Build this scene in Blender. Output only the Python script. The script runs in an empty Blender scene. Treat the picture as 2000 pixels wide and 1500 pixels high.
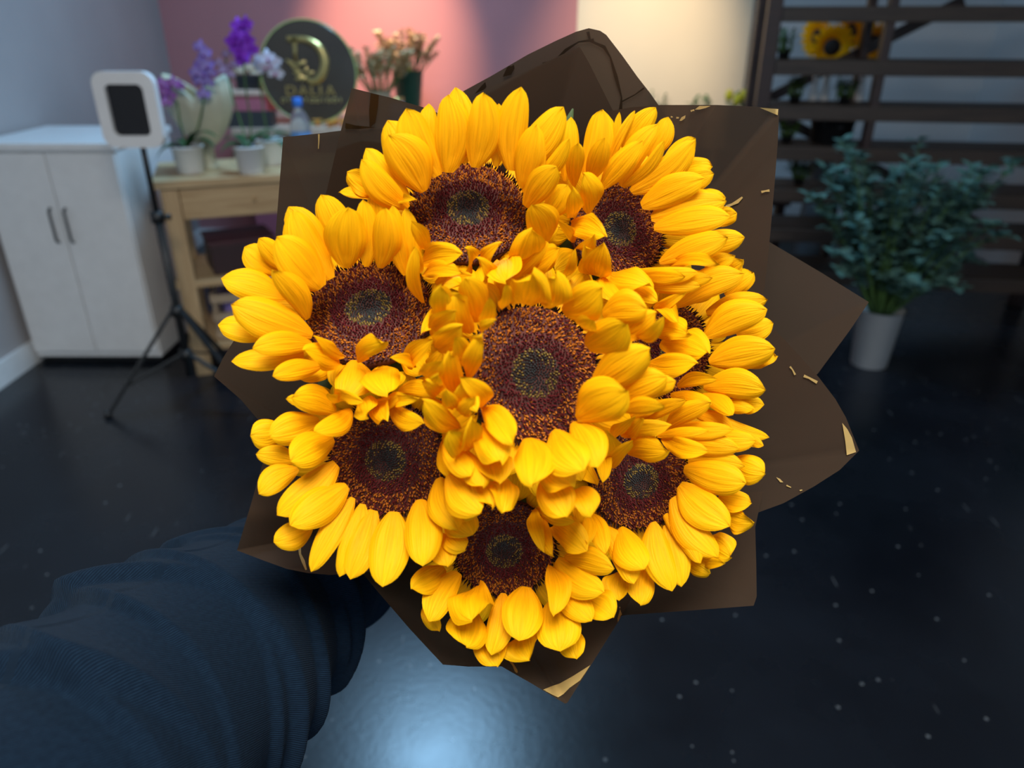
import bpy, bmesh, math, random
from mathutils import Vector, Matrix
from mathutils.bvhtree import BVHTree
PI = math.pi
random.seed(7)
scn = bpy.context.scene
COL = scn.collection

# ------------------------------------------------------------------ camera
F = 1450.0                      # focal length in pixels of the 2000x1500 frame
TH = math.radians(26.0)         # pitch down
CAM = Vector((0, 0, 1.36))
FWD = Vector((0, math.cos(TH), -math.sin(TH)))
UP = Vector((0, math.sin(TH), math.cos(TH)))
RT = Vector((1, 0, 0))
cam_d = bpy.data.cameras.new('camera')
cam_d.sensor_width = 36.0
cam_d.lens = F * 36.0 / 2000.0
cam_d.clip_start = 0.02
cam_d.dof.use_dof = True
cam_d.dof.focus_distance = 0.475
cam_d.dof.aperture_fstop = 5.8
cam = bpy.data.objects.new('camera', cam_d)
COL.objects.link(cam)
cam.location = CAM
cam.rotation_euler = (PI / 2 - TH, 0, 0)
scn.camera = cam

# ------------------------------------------------------------------ world, lights, exposure
vs = scn.view_settings
vs.view_transform = 'Standard'
vs.look = 'None'
vs.exposure = 0.0
vs.gamma = 1.0
vs.use_curve_mapping = False
w = bpy.data.worlds.new('daylight')
scn.world = w
w.use_nodes = True
w.node_tree.nodes['Background'].inputs[0].default_value = (0.62, 0.80, 1.0, 1)
w.node_tree.nodes['Background'].inputs[1].default_value = 0.95


def area(name, loc, size, power, col, target=None, sy=None):
    l = bpy.data.lights.new(name, 'AREA')
    l.energy = power
    l.color = col
    l.size = size
    if sy:
        l.shape = 'RECTANGLE'
        l.size_y = sy
    o = bpy.data.objects.new(name, l)
    COL.objects.link(o)
    o.location = loc
    if target:
        o.rotation_euler = (Vector(target) - Vector(loc)).to_track_quat('-Z', 'Y').to_euler()
    return o


def spot(name, loc, target, power, col, ang, blend=0.8, r=0.04):
    l = bpy.data.lights.new(name, 'SPOT')
    l.energy = power
    l.color = col
    l.spot_size = math.radians(ang)
    l.spot_blend = blend
    l.shadow_soft_size = r
    o = bpy.data.objects.new(name, l)
    COL.objects.link(o)
    o.location = loc
    o.rotation_euler = (Vector(target) - Vector(loc)).to_track_quat('-Z', 'Y').to_euler()
    return o


CEIL = 2.85
# every lamp hangs from the ceiling above the frame; the photograph shows their pools and reflections:
# the blue-white sheen on the floor and sign, the even light on the bouquet, the two warm pools on the back wall
area('ceiling_panel_over_table_offscreen', (-0.45, 3.15, CEIL - 0.06), 0.6, 58, (0.34, 0.66, 1.0))
area('ceiling_panel_over_bouquet_offscreen', (0.1, -0.45, CEIL - 0.06), 0.9, 80, (1.0, 0.95, 0.87))
spot('ceiling_spot_pink_wall_offscreen', (-0.62, 3.75, CEIL - 0.1), (-0.76, 4.99, 1.22), 500, (1.0, 0.68, 0.42), 38, 1.0)
spot('ceiling_spot_cream_wall_offscreen', (0.92, 3.75, CEIL - 0.1), (0.78, 4.99, 1.12), 260, (1.0, 0.76, 0.47), 46, 1.0)


# ------------------------------------------------------------------ pixel helpers
def D(px, py):
    return FWD + RT * ((px - 1000.0) / F) + UP * ((750.0 - py) / F)


def P(px, py, d):
    return CAM + D(px, py) * d


def on_z(px, py, z):
    v = D(px, py)
    return CAM + v * ((z - CAM.z) / v.z)


def on_y(px, py, y):
    v = D(px, py)
    return CAM + v * (y / v.y)


# ------------------------------------------------------------------ materials
MATS = {}


def nodes_of(name):
    m = bpy.data.materials.new(name)
    m.use_nodes = True
    nt = m.node_tree
    return m, nt, nt.nodes['Principled BSDF'], nt.nodes['Material Output']


def mat(name, col, rough=0.6, metal=0.0, spec=0.5, noise=0.12, scale=20, bump=0.0, emit=None, coat=0.0, sheen=0.0):
    if name in MATS:
        return MATS[name]
    m, nt, b, out = nodes_of(name)
    b.inputs['Roughness'].default_value = rough
    b.inputs['Metallic'].default_value = metal
    b.inputs['Specular IOR Level'].default_value = spec
    b.inputs['Coat Weight'].default_value = coat
    b.inputs['Sheen Weight'].default_value = sheen
    tc = nt.nodes.new('ShaderNodeTexCoord')
    n = nt.nodes.new('ShaderNodeTexNoise')
    n.inputs['Scale'].default_value = scale
    n.inputs['Detail'].default_value = 4
    nt.links.new(tc.outputs['Object'], n.inputs['Vector'])
    r = nt.nodes.new('ShaderNodeValToRGB')
    r.color_ramp.elements[0].position = 0.3
    r.color_ramp.elements[1].position = 0.7
    r.color_ramp.elements[0].color = [c * (1 - noise) for c in col] + [1]
    r.color_ramp.elements[1].color = [min(1, c * (1 + noise)) for c in col] + [1]
    nt.links.new(n.outputs['Fac'], r.inputs['Fac'])
    nt.links.new(r.outputs['Color'], b.inputs['Base Color'])
    if bump:
        bp = nt.nodes.new('ShaderNodeBump')
        bp.inputs['Strength'].default_value = bump
        bp.inputs['Distance'].default_value = 0.002
        nt.links.new(n.outputs['Fac'], bp.inputs['Height'])
        nt.links.new(bp.outputs['Normal'], b.inputs['Normal'])
    if emit:
        b.inputs['Emission Color'].default_value = emit[:3] + (1,)
        b.inputs['Emission Strength'].default_value = emit[3]
    MATS[name] = m
    return m


def wood(name, c1, c2, rough=0.55, scale=(3, 40, 40)):
    if name in MATS:
        return MATS[name]
    m, nt, b, out = nodes_of(name)
    tc = nt.nodes.new('ShaderNodeTexCoord')
    mp = nt.nodes.new('ShaderNodeMapping')
    mp.inputs['Scale'].default_value = scale
    n = nt.nodes.new('ShaderNodeTexNoise')
    n.inputs['Scale'].default_value = 1.5
    n.inputs['Detail'].default_value = 5
    n.inputs['Distortion'].default_value = 0.6
    r = nt.nodes.new('ShaderNodeValToRGB')
    r.color_ramp.elements[0].position = 0.32
    r.color_ramp.elements[1].position = 0.68
    r.color_ramp.elements[0].color = c1 + (1,)
    r.color_ramp.elements[1].color = c2 + (1,)
    nt.links.new(tc.outputs['Object'], mp.inputs['Vector'])
    nt.links.new(mp.outputs['Vector'], n.inputs['Vector'])
    nt.links.new(n.outputs['Fac'], r.inputs['Fac'])
    nt.links.new(r.outputs['Color'], b.inputs['Base Color'])
    b.inputs['Roughness'].default_value = rough
    MATS[name] = m
    return m


def petal_material(name, c0, c1, c2, trans=0.28):
    m, nt, b, out = nodes_of(name)
    at = nt.nodes.new('ShaderNodeAttribute')
    at.attribute_name = 'pt'
    sp = nt.nodes.new('ShaderNodeSeparateXYZ')
    nt.links.new(at.outputs['Vector'], sp.inputs['Vector'])
    ramp = nt.nodes.new('ShaderNodeValToRGB')
    e = ramp.color_ramp.elements
    e[0].position = 0.0
    e[0].color = c0 + (1,)
    e[1].position = 0.95
    e[1].color = c2 + (1,)
    k = e.new(0.42)
    k.color = c1 + (1,)
    oi = nt.nodes.new('ShaderNodeObjectInfo')
    ma = nt.nodes.new('ShaderNodeMath')
    ma.operation = 'MULTIPLY_ADD'
    ma.inputs[1].default_value = 0.30
    ma.inputs[2].default_value = -0.13
    nt.links.new(oi.outputs['Random'], ma.inputs[0])
    ad = nt.nodes.new('ShaderNodeMath')
    ad.operation = 'ADD'
    nt.links.new(sp.outputs['Y'], ad.inputs[0])
    nt.links.new(ma.outputs[0], ad.inputs[1])
    nt.links.new(ad.outputs[0], ramp.inputs['Fac'])
    # fine veins along the petal
    cb = nt.nodes.new('ShaderNodeCombineXYZ')
    mu = nt.nodes.new('ShaderNodeMath')
    mu.operation = 'MULTIPLY'
    mu.inputs[1].default_value = 9.0
    nt.links.new(sp.outputs['X'], mu.inputs[0])
    mv = nt.nodes.new('ShaderNodeMath')
    mv.operation = 'MULTIPLY'
    mv.inputs[1].default_value = 1.6
    nt.links.new(sp.outputs['Y'], mv.inputs[0])
    nt.links.new(mu.outputs[0], cb.inputs['X'])
    nt.links.new(mv.outputs[0], cb.inputs['Y'])
    nt.links.new(sp.outputs['Z'], cb.inputs['Z'])
    n = nt.nodes.new('ShaderNodeTexNoise')
    n.inputs['Scale'].default_value = 1.0
    n.inputs['Detail'].default_value = 3
    nt.links.new(cb.outputs[0], n.inputs['Vector'])
    mr = nt.nodes.new('ShaderNodeMapRange')
    mr.inputs['From Min'].default_value = 0.3
    mr.inputs['From Max'].default_value = 0.7
    mr.inputs['To Min'].default_value = 0.80
    mr.inputs['To Max'].default_value = 1.04
    nt.links.new(n.outputs['Fac'], mr.inputs['Value'])
    mx = nt.nodes.new('ShaderNodeMix')
    mx.data_type = 'RGBA'
    mx.blend_type = 'MULTIPLY'
    mx.inputs['Factor'].default_value = 1.0
    nt.links.new(ramp.outputs['Color'], mx.inputs['A'])
    nt.links.new(mr.outputs['Result'], mx.inputs['B'])
    nt.links.new(mx.outputs['Result'], b.inputs['Base Color'])
    b.inputs['Roughness'].default_value = 0.55
    b.inputs['Specular IOR Level'].default_value = 0.10
    bp = nt.nodes.new('ShaderNodeBump')
    bp.inputs['Strength'].default_value = 0.6
    bp.inputs['Distance'].default_value = 0.0012
    nt.links.new(n.outputs['Fac'], bp.inputs['Height'])
    nt.links.new(bp.outputs['Normal'], b.inputs['Normal'])
    tr = nt.nodes.new('ShaderNodeBsdfTranslucent')
    nt.links.new(mx.outputs['Result'], tr.inputs['Color'])
    ms = nt.nodes.new('ShaderNodeMixShader')
    ms.inputs['Fac'].default_value = trans
    nt.links.new(b.outputs[0], ms.inputs[1])
    nt.links.new(tr.outputs[0], ms.inputs[2])
    nt.links.new(ms.outputs[0], out.inputs['Surface'])
    return m


def vcol_material(name, rough=0.5, spec=0.4):
    m, nt, b, out = nodes_of(name)
    at = nt.nodes.new('ShaderNodeAttribute')
    at.attribute_name = 'Col'
    nt.links.new(at.outputs['Color'], b.inputs['Base Color'])
    b.inputs['Roughness'].default_value = rough
    b.inputs['Specular IOR Level'].default_value = spec
    return m


def film_material():
    m, nt, b, out = nodes_of('brown_film')
    tc = nt.nodes.new('ShaderNodeTexCoord')
    n = nt.nodes.new('ShaderNodeTexNoise')
    n.inputs['Scale'].default_value = 14
    n.inputs['Detail'].default_value = 3
    nt.links.new(tc.outputs['Object'], n.inputs['Vector'])
    r = nt.nodes.new('ShaderNodeValToRGB')
    r.color_ramp.elements[0].color = (0.052, 0.036, 0.026, 1)
    r.color_ramp.elements[1].color = (0.066, 0.046, 0.033, 1)
    nt.links.new(n.outputs['Fac'], r.inputs['Fac'])
    nt.links.new(r.outputs['Color'], b.inputs['Base Color'])
    b.inputs['Roughness'].default_value = 0.36
    b.inputs['Specular IOR Level'].default_value = 0.30
    tr = nt.nodes.new('ShaderNodeBsdfTranslucent')
    tr.inputs['Color'].default_value = (0.16, 0.10, 0.060, 1)
    ms = nt.nodes.new('ShaderNodeMixShader')
    ms.inputs['Fac'].default_value = 0.40
    nt.links.new(b.outputs[0], ms.inputs[1])
    nt.links.new(tr.outputs[0], ms.inputs[2])
    tp = nt.nodes.new('ShaderNodeBsdfTransparent')
    tp.inputs['Color'].default_value = (0.55, 0.36, 0.22, 1)
    m2 = nt.nodes.new('ShaderNodeMixShader')
    m2.inputs['Fac'].default_value = 0.05
    nt.links.new(ms.outputs[0], m2.inputs[1])
    nt.links.new(tp.outputs[0], m2.inputs[2])
    nt.links.new(m2.outputs[0], out.inputs['Surface'])
    return m


def sleeve_material():
    m, nt, b, out = nodes_of('navy_twill')
    at = nt.nodes.new('ShaderNodeAttribute')
    at.attribute_name = 'pt'
    mp = nt.nodes.new('ShaderNodeMapping')
    mp.inputs['Rotation'].default_value = (0, 0, math.radians(28))
    nt.links.new(at.outputs['Vector'], mp.inputs['Vector'])
    wv = nt.nodes.new('ShaderNodeTexWave')
    wv.inputs['Scale'].default_value = 260
    wv.inputs['Distortion'].default_value = 1.5
    wv.inputs['Detail'].default_value = 2
    nt.links.new(mp.outputs['Vector'], wv.inputs['Vector'])
    n = nt.nodes.new('ShaderNodeTexNoise')
    n.inputs['Scale'].default_value = 300
    nt.links.new(at.outputs['Vector'], n.inputs['Vector'])
    r = nt.nodes.new('ShaderNodeValToRGB')
    r.color_ramp.elements[0].color = (0.0028, 0.0075, 0.0165, 1)
    r.color_ramp.elements[1].color = (0.009, 0.025, 0.050, 1)
    mi = nt.nodes.new('ShaderNodeMath')
    mi.operation = 'MULTIPLY'
    nt.links.new(wv.outputs['Fac'], mi.inputs[0])
    nt.links.new(n.outputs['Fac'], mi.inputs[1])
    nt.links.new(mi.outputs[0], r.inputs['Fac'])
    nt.links.new(r.outputs['Color'], b.inputs['Base Color'])
    b.inputs['Roughness'].default_value = 0.9
    b.inputs['Specular IOR Level'].default_value = 0.06
    b.inputs['Sheen Weight'].default_value = 0.03
    b.inputs['Sheen Tint'].default_value = (0.45, 0.62, 0.85, 1)
    bp = nt.nodes.new('ShaderNodeBump')
    bp.inputs['Strength'].default_value = 0.5
    bp.inputs['Distance'].default_value = 0.001
    nt.links.new(wv.outputs['Fac'], bp.inputs['Height'])
    nt.links.new(bp.outputs['Normal'], b.inputs['Normal'])
    return m


def floor_material():
    m, nt, b, out = nodes_of('dark_vinyl')
    tc = nt.nodes.new('ShaderNodeTexCoord')
    big = nt.nodes.new('ShaderNodeTexNoise')
    big.inputs['Scale'].default_value = 2.2
    big.inputs['Detail'].default_value = 6
    big.inputs['Roughness'].default_value = 0.6
    nt.links.new(tc.outputs['Object'], big.inputs['Vector'])
    r = nt.nodes.new('ShaderNodeValToRGB')
    r.color_ramp.elements[0].position = 0.35
    r.color_ramp.elements[1].position = 0.75
    r.color_ramp.elements[0].color = (0.0030, 0.0042, 0.0072, 1)
    r.color_ramp.elements[1].color = (0.0070, 0.0098, 0.0155, 1)
    nt.links.new(big.outputs['Fac'], r.inputs['Fac'])
    # pale specks: scratched-off dots
    vo = nt.nodes.new('ShaderNodeTexVoronoi')
    vo.inputs['Scale'].default_value = 26
    vo.inputs['Randomness'].default_value = 1.0
    nt.links.new(tc.outputs['Object'], vo.inputs['Vector'])
    sep = nt.nodes.new('ShaderNodeSeparateColor')
    nt.links.new(vo.outputs['Color'], sep.inputs['Color'])
    lt = nt.nodes.new('ShaderNodeMath')
    lt.operation = 'LESS_THAN'
    lt.inputs[1].default_value = 0.115
    nt.links.new(vo.outputs['Distance'], lt.inputs[0])
    gt = nt.nodes.new('ShaderNodeMath')
    gt.operation = 'GREATER_THAN'
    gt.inputs[1].default_value = 0.72
    nt.links.new(sep.outputs[0], gt.inputs[0])
    mk = nt.nodes.new('ShaderNodeMath')
    mk.operation = 'MULTIPLY'
    nt.links.new(lt.outputs[0], mk.inputs[0])
    nt.links.new(gt.outputs[0], mk.inputs[1])
    # long scratches
    mp = nt.nodes.new('ShaderNodeMapping')
    mp.inputs['Rotation'].default_value = (0, 0, math.radians(35))
    mp.inputs['Scale'].default_value = (30, 1.6, 1)
    nt.links.new(tc.outputs['Object'], mp.inputs['Vector'])
    v2 = nt.nodes.new('ShaderNodeTexVoronoi')
    v2.inputs['Scale'].default_value = 1.4
    nt.links.new(mp.outputs['Vector'], v2.inputs['Vector'])
    l2 = nt.nodes.new('ShaderNodeMath')
    l2.operation = 'LESS_THAN'
    l2.inputs[1].default_value = 0.055
    nt.links.new(v2.outputs['Distance'], l2.inputs[0])
    mx = nt.nodes.new('ShaderNodeMath')
    mx.operation = 'MAXIMUM'
    nt.links.new(mk.outputs[0], mx.inputs[0])
    nt.links.new(l2.outputs[0], mx.inputs[1])
    cm = nt.nodes.new('ShaderNodeMix')
    cm.data_type = 'RGBA'
    cm.inputs['B'].default_value = (0.10, 0.11, 0.12, 1)
    nt.links.new(mx.outputs[0], cm.inputs['Factor'])
    nt.links.new(r.outputs['Color'], cm.inputs['A'])
    nt.links.new(cm.outputs['Result'], b.inputs['Base Color'])
    rr = nt.nodes.new('ShaderNodeMapRange')
    rr.inputs['To Min'].default_value = 0.18
    rr.inputs['To Max'].default_value = 0.36
    nt.links.new(big.outputs['Fac'], rr.inputs['Value'])
    nt.links.new(rr.outputs['Result'], b.inputs['Roughness'])
    b.inputs['Specular IOR Level'].default_value = 0.5
    fine = nt.nodes.new('ShaderNodeTexNoise')
    fine.inputs['Scale'].default_value = 60
    nt.links.new(tc.outputs['Object'], fine.inputs['Vector'])
    bp = nt.nodes.new('ShaderNodeBump')
    bp.inputs['Strength'].default_value = 0.10
    bp.inputs['Distance'].default_value = 0.002
    nt.links.new(fine.outputs['Fac'], bp.inputs['Height'])
    nt.links.new(bp.outputs['Normal'], b.inputs['Normal'])
    return m


def clear_plastic():
    m, nt, b, out = nodes_of('clear_plastic')
    b.inputs['Base Color'].default_value = (0.8, 0.88, 0.95, 1)
    b.inputs['Transmission Weight'].default_value = 0.9
    b.inputs['Roughness'].default_value = 0.08
    b.inputs['IOR'].default_value = 1.2
    return m


M_PETAL = petal_material('sunflower_petal', (1.0, 0.390, 0.002), (1.0, 0.455, 0.002), (1.0, 0.535, 0.003))
M_FLORET = vcol_material('disc_floret', 0.5, 0.12)
M_BUD = vcol_material('centre_bud', 0.30, 0.55)
M_FILM = film_material()
M_SLEEVE = sleeve_material()
M_GOLD_PRINT = mat('gold_print', (0.44, 0.32, 0.12), 0.45, 0.15, noise=0.1)
M_DARK_PRINT = mat('dark_print', (0.016, 0.009, 0.004), 0.35)
M_LEAF = mat('leaf_green', (0.035, 0.075, 0.012), 0.5, noise=0.35, scale=30)
M_STEM = mat('stem_green', (0.06, 0.13, 0.03), 0.6, noise=0.3)
M_SKIN = mat('skin', (0.55, 0.30, 0.20), 0.5)
M_WHITE = mat('white_ceramic', (0.75, 0.76, 0.76), 0.3, noise=0.03)
M_BLACK = mat('black_metal', (0.012, 0.013, 0.014), 0.4)
M_PINE = wood('pine', (0.42, 0.27, 0.13), (0.58, 0.41, 0.22))
M_DKWOOD = wood('dark_stained_wood', (0.014, 0.004, 0.003), (0.030, 0.009, 0.006), 0.5)
M_PLANK = wood('weathered_plank', (0.022, 0.012, 0.008), (0.048, 0.028, 0.018), 0.6)
M_GOLD = mat('gold_acrylic', (0.62, 0.47, 0.18), 0.28, 0.85, noise=0.05)


# ------------------------------------------------------------------ mesh helpers
class MB:
    def __init__(s):
        s.v, s.f, s.pt, s.col = [], [], None, None

    def add(s, vs, fs):
        o = len(s.v)
        s.v += [tuple(x) for x in vs]
        s.f += [tuple(i + o for i in f) for f in fs]
        return s

    def box(s, c, size, rz=0.0, M=None):
        hx, hy, hz = size[0] / 2, size[1] / 2, size[2] / 2
        R = Matrix.Rotation(rz, 3, 'Z') if M is None else M
        vs = [Vector(c) + R @ Vector((x * hx, y * hy, z * hz)) for z in (-1, 1) for y in (-1, 1) for x in (-1, 1)]
        return s.add(vs, [(0, 2, 3, 1), (4, 5, 7, 6), (0, 1, 5, 4), (2, 6, 7, 3), (0, 4, 6, 2), (1, 3, 7, 5)])

    def bar(s, a, b, wx, wy, upv=(0, 0, 1)):
        a, b = Vector(a), Vector(b)
        d = (b - a)
        z = d.normalized()
        x = z.cross(Vector(upv))
        x = x.normalized() if x.length > 1e-5 else Vector((1, 0, 0))
        y = z.cross(x)
        return s.box((a + b) / 2, (wx, wy, d.length), M=Matrix((x, y, z)).transposed())

    def tube(s, pts, rad, n=10, cap=True):
        pts = [Vector(p) for p in pts]
        if not isinstance(rad, (list, tuple)):
            rad = [rad] * len(pts)
        rings = []
        x = None
        for i, p in enumerate(pts):
            d = (pts[min(i + 1, len(pts) - 1)] - pts[max(i - 1, 0)]).normalized()
            if x is None:
                x = d.orthogonal().normalized()
            else:
                x = (x - d * x.dot(d)).normalized()
            y = d.cross(x)
            rings.append([p + (x * math.cos(2 * PI * k / n) + y * math.sin(2 * PI * k / n)) * rad[i] for k in range(n)])
        vs = [q for r in rings for q in r]
        fs = [(i * n + k, i * n + (k + 1) % n, (i + 1) * n + (k + 1) % n, (i + 1) * n + k)
              for i in range(len(pts) - 1) for k in range(n)]
        if cap:
            fs.append(tuple(reversed(range(n))))
            fs.append(tuple(range((len(pts) - 1) * n, len(pts) * n)))
        return s.add(vs, fs)

    def lathe(s, prof, c=(0, 0, 0), n=24, M=None, wob=None, band=False):
        c = Vector(c)
        vs = []
        for (r, z) in prof:
            for k in range(n):
                a = 2 * PI * k / n
                rr = r * (wob(a, z) if wob else 1)
                q = Vector((rr * math.cos(a), rr * math.sin(a), z))
                vs.append(c + (M @ q if M is not None else q))
        fs = [(i * n + k, i * n + (k + 1) % n, (i + 1) * n + (k + 1) % n, (i + 1) * n + k)
              for i in range(len(prof) - 1) for k in range(n)]
        lid = prof[0] != prof[-1] and not band
        if prof[0][0] > 1e-6 and lid:
            fs.append(tuple(reversed(range(n))))
        if prof[-1][0] > 1e-6 and lid:
            fs.append(tuple(range((len(prof) - 1) * n, len(prof) * n)))
        return s.add(vs, fs)

    def grid(s, rows):
        nr, nc = len(rows), len(rows[0])
        return s.add([p for r in rows for p in r],
                     [(i * nc + j, i * nc + j + 1, (i + 1) * nc + j + 1, (i + 1) * nc + j)
                      for i in range(nr - 1) for j in range(nc - 1)])

    def leaf(s, b, t, wd, up, bend=0.15, fold=0.25, seg=5):
        b, t = Vector(b), Vector(t)
        a = t - b
        L = a.length
        an = a / L
        up = Vector(up)
        up = up - an * up.dot(an)
        up = up.normalized() if up.length > 1e-5 else an.orthogonal().normalized()
        side = an.cross(up)
        rows = []
        for i in range(seg + 1):
            q = i / seg
            h = wd * 0.5 * (math.sin(PI * min(1, q * 0.93 + 0.04)) ** 0.8) * (1.12 - 0.35 * q)
            m = b + a * q + up * (bend * L * 4 * q * (1 - q))
            rows.append([m - side * h + up * (fold * h), m, m + side * h + up * (fold * h)])
        return s.grid(rows)

    def mesh(s, name, smooth=True):
        me = bpy.data.meshes.new(name)
        me.from_pydata(s.v, [], s.f)
        if smooth:
            me.polygons.foreach_set('use_smooth', [True] * len(me.polygons))
        if s.pt is not None:
            a = me.attributes.new('pt', 'FLOAT_VECTOR', 'POINT')
            a.data.foreach_set('vector', [c for p in s.pt for c in p])
        if s.col is not None:
            a = me.attributes.new('Col', 'FLOAT_COLOR', 'POINT')
            a.data.foreach_set('color', [c for p in s.col for c in (p[0], p[1], p[2], 1.0)])
        me.update()
        return me

    def build(s, name, material, parent=None, world=False, smooth=True, bevel=0.0):
        if world and parent is not None:
            o = root_loc(parent)
            s.v = [tuple(Vector(q) - o) for q in s.v]
        ob = bpy.data.objects.new(name, s.mesh(name, smooth))
        COL.objects.link(ob)
        ob.data.materials.append(material)
        if parent is not None:
            ob.parent = parent
        if bevel:
            md = ob.modifiers.new('bevel', 'BEVEL')
            md.width = bevel
            md.segments = 2
            md.limit_method = 'ANGLE'
        return ob


def root_loc(o):
    while o.parent is not None:
        o = o.parent
    return Vector(o.location)


def tag(o, label, cat, group=None):
    o['label'] = label
    o['category'] = cat
    if group:
        o['group'] = group
    return o


def thing(name, loc, label, cat, group=None, rz=0.0):
    o = bpy.data.objects.new(name, None)
    o.empty_display_size = 0.05
    COL.objects.link(o)
    o.location = loc
    o.rotation_euler = (0, 0, rz)
    return tag(o, label, cat, group)


def link_copy(src, parent, loc=None, rot=None, sc=None):
    c = src.copy()
    COL.objects.link(c)
    c.parent = parent
    if loc is not None:
        c.location = loc
    if rot is not None:
        c.rotation_euler = rot
    if sc is not None:
        c.scale = (sc, sc, sc)
    return c


def struct(mb, name, material, smooth=False):
    o = mb.build(name, material, smooth=smooth)
    o['kind'] = 'structure'
    return o


# ------------------------------------------------------------------ the room
BY = 5.0                                        # back wall
XL, XR, YF = -2.12, 3.0, -2.6
M_PINK = mat('pink_paint', (0.44, 0.185, 0.195), 0.75, noise=0.03, scale=3)
M_CREAM = mat('cream_paint', (0.72, 0.62, 0.47), 0.75, noise=0.03, scale=3)
M_PALE = mat('white_paint', (0.62, 0.63, 0.64), 0.75, noise=0.03, scale=3)
M_GREY = mat('grey_paint', (0.36, 0.34, 0.34), 0.75, noise=0.04, scale=3)
M_CEIL = mat('white_ceiling', (0.6, 0.6, 0.6), 0.8, noise=0.03)
struct(MB().box(((XL + XR) / 2, (YF + BY + 0.3) / 2, -0.05), (XR - XL + 0.4, BY + 0.3 - YF, 0.1)), 'floor', floor_material())
xp = on_y(1127, 60, BY).x
xc = on_y(1460, 100, BY).x
struct(MB().box(((XL + xp) / 2, BY + 0.05, CEIL / 2), (xp - XL, 0.1, CEIL)), 'wall_back_pink', M_PINK)
struct(MB().box(((xc + xp) / 2, BY + 0.047, CEIL / 2), (xc - xp, 0.1, CEIL)), 'wall_back_cream', M_CREAM)
struct(MB().box(((xc + XR) / 2, BY + 0.15, CEIL / 2), (XR - xc, 0.1, CEIL)), 'wall_back_pale', M_PALE)
struct(MB().box((XL - 0.05, (YF + BY) / 2 + 0.1, CEIL / 2), (0.1, BY - YF + 0.2, CEIL)), 'wall_left', M_GREY)
struct(MB().box((XR + 0.05, (YF + BY) / 2 + 0.1, CEIL / 2), (0.1, BY - YF + 0.2, CEIL)), 'wall_right', M_PALE)
struct(MB().box(((XL + XR) / 2, (YF + BY + 0.3) / 2, CEIL + 0.05), (XR - XL + 0.4, BY + 0.3 - YF, 0.1)), 'ceiling', M_CEIL)
struct(MB().box(((XL + xc) / 2, BY - 0.008, 0.05), (xc - XL, 0.016, 0.10)), 'baseboard_back', M_WHITE)
struct(MB().box((XL + 0.008, (YF + BY) / 2, 0.05), (0.016, BY - YF - 0.04, 0.10)), 'baseboard_left', M_WHITE)
M_DIFF = mat('lamp_diffuser', (0.9, 0.9, 0.9), 0.5, noise=0.0)
for (nm, x, y, sz, lb) in (('ceiling_panel_lamp', -0.45, 3.15, 0.66, 'square white ceiling lamp panel above the pine table'),
                           ('ceiling_panel_lamp', 0.1, -0.45, 0.96, 'large square white ceiling lamp panel above the bouquet')):
    t = thing(nm, (x, y, CEIL - 0.05), lb, 'ceiling lamp')
    fr = MB()
    for sx, sy, lx, ly in ((1, 0, 0.03, sz), (-1, 0, 0.03, sz), (0, 1, sz, 0.03), (0, -1, sz, 0.03)):
        fr.box((sx * sz / 2, sy * sz / 2, 0.025), (lx, ly, 0.05))
    fr.build('frame', M_WHITE, t, smooth=False)
    MB().box((0, 0, 0.04), (sz - 0.03, sz - 0.03, 0.01)).build('diffuser', M_DIFF, t, smooth=False)
for x, y, lb in ((-0.62, 3.75, 'small round ceiling spot over the round sign'), (0.92, 3.75, 'small round ceiling spot over the cream wall')):
    t = thing('ceiling_spot', (x, y, CEIL - 0.075), lb, 'ceiling lamp')
    MB().lathe([(0.045, 0.0), (0.05, 0.0), (0.05, 0.075), (0.0, 0.075)], n=20).build('housing', M_BLACK, t)

# ------------------------------------------------------------------ the sunflowers of the bouquet
NECK = P(885, 955, 0.70)
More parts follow.
